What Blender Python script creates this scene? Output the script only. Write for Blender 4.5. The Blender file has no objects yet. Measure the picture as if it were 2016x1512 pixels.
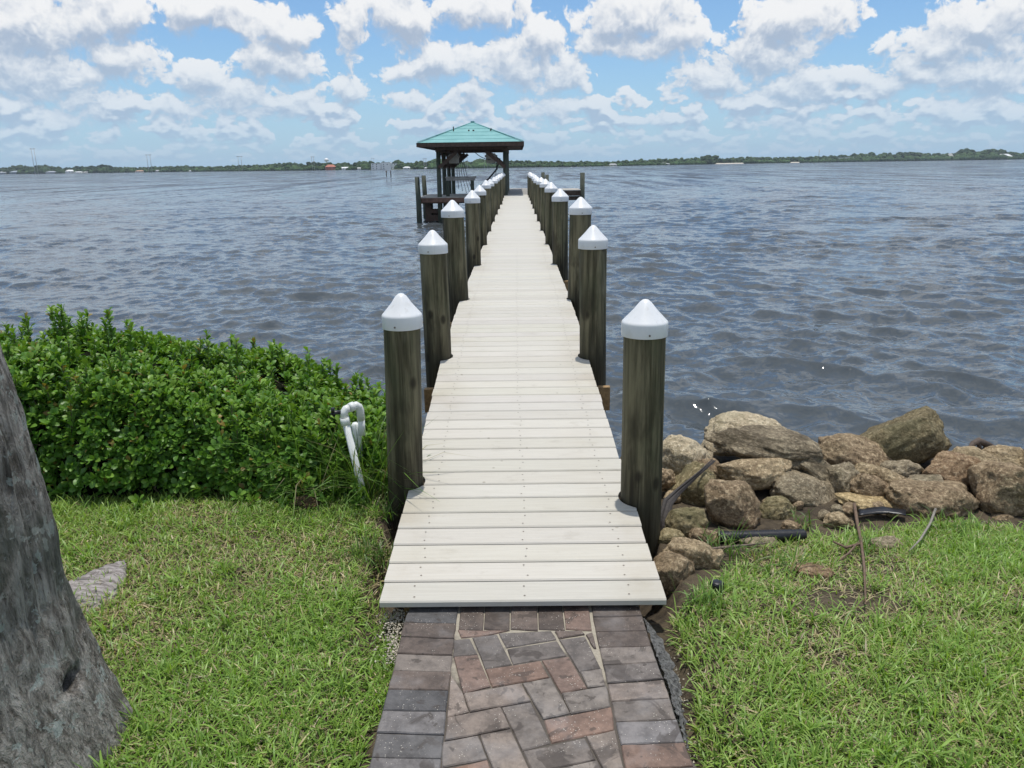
import bpy, bmesh, math, random
import numpy as np
from mathutils import Vector, Matrix, noise as mnoise

R = math.radians
random.seed(7)
rng = np.random.default_rng(7)
SC = bpy.context.scene
COL = SC.collection

# ------------------------------------------------------------------ camera
F, CX, CY = 1515.0, 1008.0, 756.0
CAMZ = 2.7
PITCH, YAW, ROLL = 15.84, 0.567, -0.84
ROT = Matrix.Rotation(R(YAW), 3, 'Z') @ Matrix.Rotation(R(90 - PITCH), 3, 'X') @ Matrix.Rotation(R(ROLL), 3, 'Z')
cam_d = bpy.data.cameras.new('camera')
cam = bpy.data.objects.new('camera', cam_d)
COL.objects.link(cam)
M4 = ROT.to_4x4()
M4.translation = Vector((0, 0, CAMZ))
cam.matrix_world = M4
cam_d.sensor_width = 36
cam_d.lens = 36 * F / 2016
cam_d.clip_start = 0.05
cam_d.clip_end = 20000
SC.camera = cam


def ray(px, py):
    return ROT @ Vector(((px - CX) / F, -(py - CY) / F, -1.0))


def P(px, py, d):
    """point seen at a pixel of the photograph, d metres ahead"""
    v = ray(px, py)
    return Vector((0, 0, CAMZ)) + v * (d / v.y)


def G(px, py, z):
    v = ray(px, py)
    return Vector((0, 0, CAMZ)) + v * ((z - CAMZ) / v.z)


def mpp(d, py=756):
    """metres per photo pixel at distance d ahead"""
    v = ray(1008, py)
    return (d / v.y) / F


# ------------------------------------------------------------------ world, sun, exposure
SUN_EL, SUN_AZ = 84.0, 14.0        # azimuth from +Y (ahead) towards +X
SKY_STRENGTH = 0.10
SUN_STRENGTH = 2.8
EXPOSURE = 0.22
SC.view_settings.view_transform = 'Standard'
SC.view_settings.look = 'None'
SC.view_settings.exposure = EXPOSURE
SC.view_settings.gamma = 1
SC.view_settings.use_curve_mapping = False
SC.cycles.max_bounces = 8
SC.cycles.volume_bounces = 0

sl = bpy.data.lights.new('sun', 'SUN')
sl.energy = SUN_STRENGTH
sl.angle = R(0.6)
sl.color = (1.0, 0.96, 0.89)
so = bpy.data.objects.new('sun', sl)
COL.objects.link(so)
sdir = Vector((math.sin(R(SUN_AZ)) * math.cos(R(SUN_EL)), math.cos(R(SUN_AZ)) * math.cos(R(SUN_EL)), math.sin(R(SUN_EL))))
so.rotation_euler = sdir.to_track_quat('Z', 'Y').to_euler()
so.location = (0, 0, 60)


class NT:
    """tiny node-tree writer"""
    def __init__(self, tree):
        self.t = tree
        self.n = tree.nodes
        self.l = tree.links

    def _set(self, node, key, val):
        s = node.inputs[key]
        if isinstance(val, bpy.types.NodeSocket):
            self.l.new(val, s)
        elif isinstance(val, (tuple, list)) and s.type == 'RGBA' and len(val) == 3:
            s.default_value = (*val, 1)
        else:
            s.default_value = val

    def add(self, typ, ins=None, **props):
        nd = self.n.new(typ)
        for k, v in props.items():
            setattr(nd, k, v)
        for k, v in (ins or {}).items():
            self._set(nd, k, v)
        return nd

    def m(self, op, a, b=None, c=None, clamp=False):
        nd = self.n.new('ShaderNodeMath')
        nd.operation = op
        nd.use_clamp = clamp
        self._set(nd, 0, a)
        if b is not None:
            self._set(nd, 1, b)
        if c is not None:
            self._set(nd, 2, c)
        return nd.outputs[0]

    def vm(self, op, a, b=None, c=None):
        nd = self.n.new('ShaderNodeVectorMath')
        nd.operation = op
        self._set(nd, 0, a)
        if b is not None:
            self._set(nd, 1, b)
        if c is not None:
            self._set(nd, 2, c)
        return nd.outputs['Value'] if op in ('LENGTH', 'DOT_PRODUCT', 'DISTANCE') else nd.outputs['Vector']

    def mix(self, fac, a, b, blend='MIX'):
        nd = self.n.new('ShaderNodeMix')
        nd.data_type = 'RGBA'
        nd.blend_type = blend
        self._set(nd, 0, fac)
        self._set(nd, 6, a)
        self._set(nd, 7, b)
        return nd.outputs[2]

    def ramp(self, fac, lo, hi, a=0.0, b=1.0, smooth=True):
        nd = self.n.new('ShaderNodeMapRange')
        nd.interpolation_type = 'SMOOTHSTEP' if smooth else 'LINEAR'
        self._set(nd, 0, fac)
        self._set(nd, 1, lo)
        self._set(nd, 2, hi)
        self._set(nd, 3, a)
        self._set(nd, 4, b)
        return nd.outputs[0]

    def noise(self, vec, scale, detail=4, rough=0.55, dist=0.0, out=0, dim='3D'):
        nd = self.add('ShaderNodeTexNoise', noise_dimensions=dim, ins={'Scale': scale, 'Detail': detail, 'Roughness': rough, 'Distortion': dist})
        if vec is not None:
            self.l.new(vec, nd.inputs['Vector'])
        return nd.outputs[out]

    def voro(self, vec, scale, feature='F1', detail=0.0, rand=1.0, out='Distance', dim='3D'):
        nd = self.add('ShaderNodeTexVoronoi', {'Scale': scale, 'Randomness': rand}, feature=feature, voronoi_dimensions=dim)
        if 'Detail' in nd.inputs:
            nd.inputs['Detail'].default_value = detail
        if vec is not None:
            self.l.new(vec, nd.inputs['Vector'])
        return nd.outputs[out]

    def combine(self, x, y, z):
        nd = self.n.new('ShaderNodeCombineXYZ')
        self._set(nd, 0, x); self._set(nd, 1, y); self._set(nd, 2, z)
        return nd.outputs[0]

    def sep(self, v):
        nd = self.n.new('ShaderNodeSeparateXYZ')
        self.l.new(v, nd.inputs[0])
        return nd.outputs

    def scale(self, v, s):
        nd = self.n.new('ShaderNodeMapping')
        self.l.new(v, nd.inputs[0])
        nd.inputs['Scale'].default_value = s
        return nd.outputs[0]

    def bump(self, h, strength=0.5, dist=0.01, normal=None):
        nd = self.add('ShaderNodeBump', {'Height': h, 'Strength': strength, 'Distance': dist})
        if normal is not None:
            self.l.new(normal, nd.inputs['Normal'])
        return nd.outputs[0]


HORIZON = (0.33, 0.50, 0.68)
CLOUD_DARK = (0.36, 0.43, 0.54)
CLOUD_LIT = (0.80, 0.80, 0.80)
world = bpy.data.worlds.new('World')
SC.world = world
world.use_nodes = True


def build_world():
    t = world.node_tree
    t.nodes.clear()
    w = NT(t)
    out = t.nodes.new('ShaderNodeOutputWorld')
    sky = w.add('ShaderNodeTexSky', sky_type='NISHITA', sun_disc=False, sun_elevation=R(SUN_EL), sun_rotation=R(SUN_AZ),
                altitude=0, air_density=1.0, dust_density=0.2, ozone_density=4.0)
    dirv = w.add('ShaderNodeTexCoord').outputs['Generated']
    x, y, z = w.sep(dirv)
    az = w.m('ARCTAN2', x, y)
    el = w.m('ARCSINE', z)
    elp = w.m('MAXIMUM', el, 0.0)

    # clouds seen in the photograph: pixel centre, pixel radii, weight
    blobs = [
        (60, 60, 150, 75, 1.0), (190, 45, 95, 60, .95), (60, 150, 170, 60, .85), (235, 115, 85, 40, .95), (60, 230, 190, 50, .6),
        (180, 215, 130, 45, .6),
        (262, 38, 40, 28, .8), (400, 18, 95, 42, 1.0), (455, 40, 55, 28, .9),
        (545, 70, 75, 50, 1.1), (520, 105, 55, 45, .9), (575, 125, 55, 40, .9), (400, 150, 75, 38, .95), (470, 195, 125, 45, .75),
        (560, 200, 80, 40, .75), (350, 215, 70, 30, .6),
        (690, 60, 35, 65, .75), (800, 40, 70, 65, 1.1), (860, 120, 95, 45, 1.0), (800, 140, 60, 25, .7), (690, 180, 45, 38, .75), (810, 205, 55, 28, .65), (650, 225, 60, 25, .5),
        (940, 15, 110, 42, .85), (1010, 130, 75, 55, 1.05), (1060, 95, 60, 60, 1.0), (1110, 150, 60, 40, .9), (920, 185, 45, 28, .75), (1080, 215, 110, 40, .6),
        (1250, 40, 110, 65, 1.1), (1300, 80, 150, 38, 1.0), (1200, 85, 60, 35, .9),
        (1560, 45, 90, 55, 1.1), (1500, 110, 90, 50, 1.0), (1400, 165, 80, 45, .85), (1630, 40, 60, 40, .8), (1560, 180, 150, 45, .8), (1690, 155, 60, 28, .75), (1320, 235, 60, 22, .55),
        (1560, 240, 160, 28, .45), (1740, 85, 25, 22, .5),
        (1960, 50, 100, 60, 1.05), (1860, 95, 90, 45, .95), (1810, 140, 80, 40, .95), (1740, 175, 60, 28, .8), (1940, 150, 130, 50, .85), (1900, 215, 150, 35, .6),
    ]

    # ---- cloud field as a node group, sampled at two places to see which side is lit
    g = bpy.data.node_groups.new('cloud_field', 'ShaderNodeTree')
    g.interface.new_socket('A', in_out='INPUT', socket_type='NodeSocketFloat')
    g.interface.new_socket('E', in_out='INPUT', socket_type='NodeSocketFloat')
    g.interface.new_socket('Field', in_out='OUTPUT', socket_type='NodeSocketFloat')
    q = NT(g)
    gi = g.nodes.new('NodeGroupInput')
    go = g.nodes.new('NodeGroupOutput')
    A, E = gi.outputs[0], gi.outputs[1]
    # noise space: features shrink and flatten towards the horizon
    le = q.m('MULTIPLY', q.m('LOGARITHM', q.m('ADD', E, 0.08), math.e), 2.7)
    nv = q.combine(q.m('MULTIPLY', A, 12.0), le, 0.0)
    wob = q.noise(nv, 1.6, 3, 0.55, out=1, dim='2D')
    wx, wy, _ = q.sep(wob)
    wk = q.m('MULTIPLY_ADD', E, 4.0, 0.25)
    A2 = q.m('ADD', A, q.m('MULTIPLY', q.m('MULTIPLY', q.m('SUBTRACT', wx, .5), 0.05), wk))
    E2 = q.m('ADD', E, q.m('MULTIPLY', q.m('MULTIPLY', q.m('SUBTRACT', wy, .5), 0.035), wk))
    p = q.combine(A2, E2, 0.0)
    acc = None
    for (bx, by, rx, ry, wt) in blobs:
        d = ray(bx, by).normalized()
        a0, e0 = math.atan2(d.x, d.y), math.asin(d.z)
        ra, re = rx / F * 1.25, ry / F * 1.25
        ln = q.vm('LENGTH', q.vm('MULTIPLY_ADD', p, (1 / ra, 1 / re, 0), (-a0 / ra, -e0 / re, 0)))
        val = q.m('MULTIPLY_ADD', ln, -1.0 * wt ** .5, 1.0 * wt ** .5)
        acc = val if acc is None else q.m('SMOOTH_MAX', acc, val, 0.10)
    acc = q.m('MAXIMUM', acc, -0.7)
    # away from the photographed patch: a generic broken cumulus field
    gen = q.m('MULTIPLY_ADD', q.noise(nv, 0.55, 2, 0.5, dim='2D'), 4.0, -1.68)
    low = q.m('MULTIPLY', q.ramp(E, 0.002, 0.012), q.ramp(E, 0.12, 0.06))
    lowf = q.m('MULTIPLY_ADD', q.noise(nv, 1.3, 3, 0.6, dim='2D'), 4.2, -1.68)
    inside = q.m('MULTIPLY', q.ramp(q.m('ABSOLUTE', A), 0.78, 0.66), q.ramp(E, 0.26, 0.2))
    basef = q.m('ADD', q.m('MULTIPLY', inside, acc), q.m('MULTIPLY', q.m('SUBTRACT', 1.0, inside), gen))
    basef = q.m('MAXIMUM', basef, q.m('MULTIPLY_ADD', low, q.m('ADD', lowf, 1.0), -1.0))
    f1 = q.noise(nv, 2.6, 7, 0.60, 0.0, dim='2D')
    vin = q.vm('MULTIPLY_ADD', wob, (.9, .9, 0), nv)
    v1 = q.voro(vin, 2.4, 'F1', 0.0, dim='2D')
    v2 = q.voro(vin, 5.6, 'F1', 0.0, dim='2D')
    v3 = q.voro(vin, 12.0, 'F1', 0.0, dim='2D')
    v4 = q.voro(vin, 25.0, 'F1', 0.0, dim='2D')
    puff = q.m('ADD', q.m('MULTIPLY', v1, -.70), q.m('ADD', q.m('MULTIPLY', v2, -.34), q.m('MULTIPLY_ADD', v3, -.20, q.m('MULTIPLY', v4, -.09))))
    puff = q.m('ADD', puff, .58)
    fld = q.m('ADD', q.m('MULTIPLY_ADD', basef, 1.9, -.36), q.m('ADD', q.m('MULTIPLY_ADD', f1, 1.75, -.88), q.m('MULTIPLY', puff, 0.9)))
    q.l.new(fld, go.inputs[0])

    def field(a, e):
        nd = t.nodes.new('ShaderNodeGroup')
        nd.node_tree = g
        w._set(nd, 0, a)
        w._set(nd, 1, e)
        return nd.outputs[0]

    F0 = field(az, elp)
    step = w.m('MULTIPLY_ADD', elp, 0.075, 0.0035)
    F1 = field(w.m('ADD', az, w.m('MULTIPLY', step, 0.2)), w.m('ADD', elp, step))
    grad = w.m('SUBTRACT', F0, F1)
    soft = w.ramp(grad, -0.35, 0.25, 1.0, 0.30)      # crisp lit tops, ragged soft bases
    dens = w.ramp(w.m('DIVIDE', w.m('ADD', F0, 0.08), soft), 0.0, 1.0)
    thick = w.ramp(F0, 0.3, 1.7)
    lit = w.m('MULTIPLY_ADD', grad, 0.62, 0.57)
    lit = w.m('SUBTRACT', lit, w.m('MULTIPLY', thick, 0.24), clamp=True)
    lit = w.ramp(lit, 0.12, 0.95)
    ccol = w.mix(lit, CLOUD_DARK, CLOUD_LIT)
    hz = w.ramp(elp, 0.0, 0.17, 1.0, 0.0)
    ccol = w.mix(w.m('MULTIPLY', hz, 0.6), ccol, HORIZON)
    # pale moist air low over the horizon, part of the sky itself
    low_air = w.m('POWER', w.m('SUBTRACT', 1.0, w.m('MINIMUM', w.m('MULTIPLY', elp, 5.0), 1.0)), 2.0)
    bg1 = w.add('ShaderNodeBackground', {'Color': w.mix(1.0, sky.outputs[0], (0.80, 0.98, 1.12), 'MULTIPLY'), 'Strength': SKY_STRENGTH})
    bg3 = w.add('ShaderNodeBackground', {'Color': HORIZON, 'Strength': 1.0})
    bg2 = w.add('ShaderNodeBackground', {'Color': ccol, 'Strength': 1.0})
    m0 = t.nodes.new('ShaderNodeMixShader')
    w.l.new(w.m('MULTIPLY_ADD', low_air, 0.80, 0.13), m0.inputs[0])
    w.l.new(bg1.outputs[0], m0.inputs[1]); w.l.new(bg3.outputs[0], m0.inputs[2])
    alpha = w.m('MULTIPLY', dens, w.ramp(elp, 0.0, 0.06, 0.30, 0.95))
    mx = t.nodes.new('ShaderNodeMixShader')
    w.l.new(alpha, mx.inputs[0])
    w.l.new(m0.outputs[0], mx.inputs[1])
    w.l.new(bg2.outputs[0], mx.inputs[2])
    w.l.new(mx.outputs[0], out.inputs['Surface'])
    world.cycles.sampling_method = 'MANUAL'
    world.cycles.sample_map_resolution = 512


build_world()

# ------------------------------------------------------------------ helpers


def tag(o, label=None, cat=None, group=None, kind=None):
    if label: o['label'] = label
    if cat: o['category'] = cat
    if group: o['group'] = group
    if kind: o['kind'] = kind
    return o


def empty(name, loc=(0, 0, 0), rz=0.0):
    o = bpy.data.objects.new(name, None)
    COL.objects.link(o)
    o.location = loc
    o.rotation_euler = (0, 0, rz)
    o.empty_display_size = 0.2
    return o


def mesh_np(name, verts, faces_flat, loop_tot, mat, parent=None, smooth=False, colors=None, mat_idx=None, mats=None):
    """numpy arrays -> one mesh object"""
    me = bpy.data.meshes.new(name)
    verts = np.asarray(verts, dtype=np.float32)
    faces_flat = np.asarray(faces_flat, dtype=np.int32).ravel()
    loop_tot = np.asarray(loop_tot, dtype=np.int32)
    starts = np.concatenate(([0], np.cumsum(loop_tot)[:-1])).astype(np.int32)
    me.vertices.add(len(verts)); me.vertices.foreach_set('co', verts.ravel())
    me.loops.add(len(faces_flat)); me.loops.foreach_set('vertex_index', faces_flat)
    me.polygons.add(len(loop_tot)); me.polygons.foreach_set('loop_start', starts)
    me.polygons.foreach_set('loop_total', loop_tot)
    if mat_idx is not None:
        me.polygons.foreach_set('material_index', np.asarray(mat_idx, dtype=np.int32))
    me.update(calc_edges=True)
    if smooth:
        me.polygons.foreach_set('use_smooth', np.ones(len(loop_tot), dtype=bool))
    if colors is not None:
        ca = me.color_attributes.new('tint', 'FLOAT_COLOR', 'POINT')
        c = np.ones((len(verts), 4), dtype=np.float32)
        c[:, :3] = colors
        ca.data.foreach_set('color', c.ravel())
    for mm in (mats or [mat]):
        me.materials.append(mm)
    me.validate()
    o = bpy.data.objects.new(name, me)
    COL.objects.link(o)
    if parent is not None:
        o.parent = parent
    return o


class MB:
    """collects boxes, tubes, polygons; build() links them as ONE mesh object"""
    def __init__(self):
        self.v, self.f, self.c, self.mi, self.sm = [], [], [], [], []
        self.cur = (1, 1, 1)
        self.mat = 0

    def vert(self, p):
        self.v.append(tuple(p)); self.c.append(self.cur)
        return len(self.v) - 1

    def face(self, idx, smooth=False):
        self.f.append(tuple(idx)); self.mi.append(self.mat); self.sm.append(smooth)

    def box(self, lo, hi, M=None):
        x0, y0, z0 = lo; x1, y1, z1 = hi
        pts = [Vector(p) for p in ((x0, y0, z0), (x1, y0, z0), (x1, y1, z0), (x0, y1, z0), (x0, y0, z1), (x1, y0, z1), (x1, y1, z1), (x0, y1, z1))]
        if M is not None: pts = [M @ p for p in pts]
        i = [self.vert(p) for p in pts]
        for q in ((0, 3, 2, 1), (4, 5, 6, 7), (0, 1, 5, 4), (1, 2, 6, 5), (2, 3, 7, 6), (3, 0, 4, 7)):
            self.face([i[k] for k in q])

    def bar(self, a, b, w, h, up=Vector((0, 0, 1))):
        a, b = Vector(a), Vector(b)
        d = (b - a); L = d.length; d.normalize()
        s = d.cross(up)
        if s.length < 1e-4: s = d.cross(Vector((0, 1, 0)))
        s.normalize(); u = s.cross(d)
        M = Matrix((s, d, u)).transposed().to_4x4(); M.translation = a
        self.box((-w / 2, 0, -h / 2), (w / 2, L, h / 2), M)

    def tube(self, pts, rad, seg=10, cap=True, smooth=True, jit=0.0):
        pts = [Vector(p) for p in pts]
        n = len(pts)
        if not isinstance(rad, (list, tuple)): rad = [rad] * n
        rings = []
        prev = None
        for k, p in enumerate(pts):
            d = (pts[min(k + 1, n - 1)] - pts[max(k - 1, 0)]).normalized()
            if prev is None:
                s = d.cross(Vector((0, 0, 1)))
                if s.length < 1e-3: s = d.cross(Vector((0, 1, 0)))
            else:
                s = prev - d * prev.dot(d)
            s.normalize(); prev = s
            u = d.cross(s)
            rings.append([self.vert(p + (s * math.cos(2 * math.pi * j / seg) + u * math.sin(2 * math.pi * j / seg)) * rad[k] * (1 + random.uniform(-jit, jit))) for j in range(seg)])
        for k in range(n - 1):
            for j in range(seg):
                self.face((rings[k][j], rings[k][(j + 1) % seg], rings[k + 1][(j + 1) % seg], rings[k + 1][j]), smooth)
        if cap:
            self.face(rings[0][::-1]); self.face(rings[-1])

    def lathe(self, prof, seg=24, c=(0, 0, 0), smooth=True):
        rings = []
        for (r, z) in prof:
            if r < 1e-5:
                rings.append([self.vert((c[0], c[1], c[2] + z))])
            else:
                rings.append([self.vert((c[0] + r * math.cos(2 * math.pi * j / seg), c[1] + r * math.sin(2 * math.pi * j / seg), c[2] + z)) for j in range(seg)])
        for a, b in zip(rings[:-1], rings[1:]):
            for j in range(seg):
                k = (j + 1) % seg
                if len(a) == 1 and len(b) == 1: continue
                if len(a) == 1: self.face((a[0], b[k], b[j]), smooth)
                elif len(b) == 1: self.face((a[j], a[k], b[0]), smooth)
                else: self.face((a[j], a[k], b[k], b[j]), smooth)

    def prism(self, poly, z0, z1, bev=0.0):
        """poly: list of (x,y) counter-clockwise"""
        n = len(poly)
        if bev:
            c = [sum(p[0] for p in poly) / n, sum(p[1] for p in poly) / n]
            top = []
            for p in poly:
                d = math.hypot(p[0] - c[0], p[1] - c[1])
                k = max(0.0, 1 - bev / max(d, 1e-6))
                top.append((c[0] + (p[0] - c[0]) * k, c[1] + (p[1] - c[1]) * k))
            a = [self.vert((*p, z0)) for p in poly]
            m = [self.vert((*p, z1 - bev)) for p in poly]
            b = [self.vert((*p, z1)) for p in top]
            for i in range(n):
                j = (i + 1) % n
                self.face((a[i], a[j], m[j], m[i])); self.face((m[i], m[j], b[j], b[i]))
            self.face(b)
        else:
            a = [self.vert((*p, z0)) for p in poly]
            b = [self.vert((*p, z1)) for p in poly]
            for i in range(n):
                j = (i + 1) % n
                self.face((a[i], a[j], b[j], b[i]))
            self.face(b); self.face(a[::-1])

    def build(self, name, mats, parent=None):
        if not isinstance(mats, (list, tuple)): mats = [mats]
        me = bpy.data.meshes.new(name)
        me.from_pydata(self.v, [], self.f)
        me.polygons.foreach_set('material_index', self.mi)
        me.polygons.foreach_set('use_smooth', self.sm)
        ca = me.color_attributes.new('tint', 'FLOAT_COLOR', 'POINT')
        c = np.ones((len(self.v), 4), dtype=np.float32); c[:, :3] = self.c
        ca.data.foreach_set('color', c.ravel())
        for m in mats: me.materials.append(m)
        me.update()
        o = bpy.data.objects.new(name, me)
        COL.objects.link(o)
        if parent is not None: o.parent = parent
        return o


def copy_tree(o, parent=None):
    c = o.copy()
    COL.objects.link(c)
    if parent is not None: c.parent = parent
    for ch in list(o.children):
        copy_tree(ch, c)
    return c


# numpy value noise
def _hash(ix, iy, seed):
    h = (ix * 374761393 + iy * 668265263 + seed * 1442695041) & 0xffffffff
    h = ((h ^ (h >> 13)) * 1274126177) & 0xffffffff
    return ((h ^ (h >> 16)) & 0xffff) / 65535.0


def vnoise(x, y, seed=0):
    ix = np.floor(x).astype(np.int64); iy = np.floor(y).astype(np.int64)
    fx = x - ix; fy = y - iy
    fx = fx * fx * (3 - 2 * fx); fy = fy * fy * (3 - 2 * fy)
    a = _hash(ix, iy, seed); b = _hash(ix + 1, iy, seed); c = _hash(ix, iy + 1, seed); d = _hash(ix + 1, iy + 1, seed)
    return (a * (1 - fx) + b * fx) * (1 - fy) + (c * (1 - fx) + d * fx) * fy


def fbm(x, y, oct=4, seed=0):
    s = 0; a = 0.5; t = 0
    for k in range(oct):
        s = s + a * vnoise(x * 2 ** k, y * 2 ** k, seed + k * 17); t += a; a *= 0.5
    return s / t


# ------------------------------------------------------------------ materials
MATS = {}


def material(name):
    m = bpy.data.materials.new(name)
    m.use_nodes = True
    t = m.node_tree
    t.nodes.clear()
    w = NT(t)
    out = t.nodes.new('ShaderNodeOutputMaterial')
    MATS[name] = m
    return m, w, out


def principled(w, out, color, rough=0.6, normal=None, **kw):
    b = w.add('ShaderNodeBsdfPrincipled', {'Base Color': color, 'Roughness': rough, **kw})
    if normal is not None: w.l.new(normal, b.inputs['Normal'])
    w.l.new(b.outputs[0], out.inputs['Surface'])
    return b


def objco(w):
    return w.add('ShaderNodeTexCoord').outputs['Object']


def wpos(w):
    return w.add('ShaderNodeNewGeometry').outputs['Position']


def tintc(w):
    return w.add('ShaderNodeAttribute', attribute_name='tint').outputs['Color']


def simple(name, color, rough=0.6, nscale=8.0, var=0.25, bump=0.0, bdist=0.005, metal=0.0, stretch=(1, 1, 1), spec=0.5):
    m, w, out = material(name)
    p = w.scale(objco(w), stretch)
    n = w.noise(p, nscale, 5, 0.6)
    c = w.mix(w.ramp(n, 0.3, 0.7), tuple(k * (1 - var) for k in color), tuple(min(1, k * (1 + var)) for k in color))
    nm = w.bump(w.noise(p, nscale * 4, 4, 0.6), bump, bdist) if bump else None
    principled(w, out, c, rough, nm, Metallic=metal, **{'Specular IOR Level': spec})
    return m


def m_water():
    m, w, out = material('water')
    geo = w.add('ShaderNodeNewGeometry').outputs
    p = geo['Position']
    dist = w.vm('LENGTH', p)
    far = w.ramp(dist, 15, 120)
    vfar = w.ramp(dist, 80, 600)
    # wind ripples too small for the mesh: random facet slopes at several sizes
    def slope(scale, st, detail, amp):
        c = w.noise(w.scale(p, st), scale, detail, .55, .3, out=1)
        c = w.vm('SUBTRACT', c, (.5, .5, .5))
        return w.vm('MULTIPLY', c, w.combine(amp, amp, 0.0))
    gust = w.ramp(w.noise(w.scale(p, (.6, 1.3, 1)), .09, 3, .6), .3, .7, .55, 1.4)
    s = slope(.28, (.5, 1.1, 1), 3, w.m('MULTIPLY', vfar, .8))
    s = w.vm('ADD', s, slope(.32, (1.0, .10, 1), 3, w.m('MULTIPLY', w.ramp(dist, 40, 160), 1.4)))
    s = w.vm('ADD', s, slope(.085, (1.0, .10, 1), 4, w.m('MULTIPLY', w.ramp(dist, 200, 500), 1.8)))
    s = w.vm('ADD', s, slope(1.7, (.55, 1.2, 1), 3, w.m('MULTIPLY_ADD', far, .85, .08)))
    s = w.vm('ADD', s, slope(5.5, (.7, 1.3, 1), 3, w.m('MULTIPLY_ADD', far, .25, .44)))
    s = w.vm('ADD', s, slope(15.0, (.8, 1.3, 1), 2, w.m('MULTIPLY_ADD', far, .1, .36)))
    s = w.vm('MULTIPLY', s, w.combine(gust, gust, gust))
    # fixed normal tilt towards this shore darkens far water, standing in for wave occlusion
    lean = w.combine(0.0, w.m('MULTIPLY', w.ramp(dist, 30, 200), -.11), 0.0)
    nm = w.vm('NORMALIZE', w.vm('ADD', w.vm('ADD', geo['Normal'], s), lean))
    col = w.mix(w.noise(w.scale(p, (.03, .05, 1)), 1.0, 3), (0.058, 0.076, 0.092), (0.082, 0.088, 0.088))
    principled(w, out, col, 0.07, nm, IOR=1.333)
    return m


def m_deck():
    m, w, out = material('pale_plank')
    p = wpos(w)
    t = tintc(w)
    gr = w.noise(w.scale(p, (1.2, 30, 1)), 3.0, 6, 0.65)
    blot = w.noise(p, 2.2, 5, 0.6)
    x, y, z = w.sep(p)
    base = w.mix(w.ramp(gr, .3, .72), (0.52, 0.49, 0.425), (0.575, 0.548, 0.485))
    # weathering: brownish algae film towards the plank ends
    edge = w.m('MULTIPLY', w.ramp(w.m('ABSOLUTE', w.m('ADD', x, 0.02)), 0.25, 0.62), w.ramp(blot, 0.42, 0.68))
    base = w.mix(w.m('MULTIPLY', edge, 0.55), base, (0.42, 0.37, 0.28))
    base = w.mix(w.m('MULTIPLY', w.ramp(w.noise(p, 7, 4, .7), .6, .75), .15), base, (0.42, 0.40, 0.35))
    spots = w.m('MULTIPLY', w.ramp(w.voro(p, 9, 'F1'), .10, .05), w.ramp(w.noise(p, 1.7, 3), .56, .62))
    base = w.mix(w.m('MULTIPLY', spots, .6), base, (0.20, 0.17, 0.12))
    scuff = w.ramp(w.noise(w.scale(p, (1.5, 3.5, 1)), 2.6, 5, .7, .4), .56, .72)
    base = w.mix(w.m('MULTIPLY', scuff, .42), base, (0.40, 0.37, 0.31))
    base = w.mix(1.0, base, t, 'MULTIPLY')
    nm = w.bump(gr, 0.25, 0.002)
    principled(w, out, base, 0.55, nm)
    return m


def m_piling():
    m, w, out = material('weathered_piling_wood')
    info = w.add('ShaderNodeObjectInfo')
    p = w.vm('ADD', objco(w), w.combine(0, 0, w.m('MULTIPLY', info.outputs['Random'], 40.0)))
    x, y, z = w.sep(objco(w))
    streak = w.noise(w.scale(p, (22, 22, 1.1)), 1.0, 6, 0.68, 0.3)
    fine = w.noise(w.scale(p, (45, 45, 1.6)), 1.0, 4, 0.6)
    blot = w.noise(w.scale(p, (5, 5, 2.0)), 1.0, 5, 0.65)
    c = w.mix(w.ramp(streak, .32, .68), (0.044, 0.038, 0.020), (0.225, 0.198, 0.120))
    c = w.mix(w.m('MULTIPLY', w.ramp(blot, .45, .68), .5), c, (0.075, 0.085, 0.045))
    c = w.mix(w.m('MULTIPLY', w.ramp(fine, .55, .72), .7), c, (0.035, 0.028, 0.016))
    pale = w.m('MULTIPLY', w.ramp(w.noise(w.scale(p, (9, 9, 1.1)), 1.0, 4, .6), .58, .74), .5)
    c = w.mix(pale, c, (0.33, 0.30, 0.21))
    # damp, stained lower end (a tide of stain with its own ragged edge)
    wet = w.ramp(w.m('ADD', z, w.m('MULTIPLY', w.m('SUBTRACT', streak, .5), 0.9)), 0.0, 0.45, 1.0, 0.0)
    wet = w.m('MAXIMUM', wet, w.m('MULTIPLY', w.ramp(w.noise(w.scale(p, (4, 4, 1.4)), 1.0, 4, .6), .54, .66), w.ramp(z, .75, .35)))
    c = w.mix(w.m('MULTIPLY', wet, 0.68), c, (0.020, 0.016, 0.010))
    crack = w.ramp(w.noise(w.scale(p, (30, 30, .55)), 1.0, 3, .5, .6), .66, .70)
    c = w.mix(w.m('MULTIPLY', crack, .85), c, (0.012, 0.010, 0.007))
    knot = w.ramp(w.voro(w.scale(p, (5, 5, 3)), 1.0, 'F1'), .16, .06)
    c = w.mix(w.m('MULTIPLY', knot, .8), c, (0.018, 0.014, 0.009))
    nm = w.bump(w.m('SUBTRACT', w.m('ADD', fine, streak), crack), 0.7, 0.007)
    principled(w, out, c, 0.7, nm, **{'Specular IOR Level': .25})
    return m


def m_cap():
    m, w, out = material('white_plastic_cap')
    n = w.noise(objco(w), 9, 4, .6)
    c = w.mix(w.ramp(n, .45, .75), (0.78, 0.79, 0.795), (0.70, 0.70, 0.68))
    x, y, z = w.sep(objco(w))
    run = w.m('MULTIPLY', w.ramp(w.noise(w.scale(objco(w), (26, 26, 2)), 1.0, 4, .6), .58, .7), .25)
    c = w.mix(run, c, (0.50, 0.48, 0.43))
    principled(w, out, c, 0.32)
    return m


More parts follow.
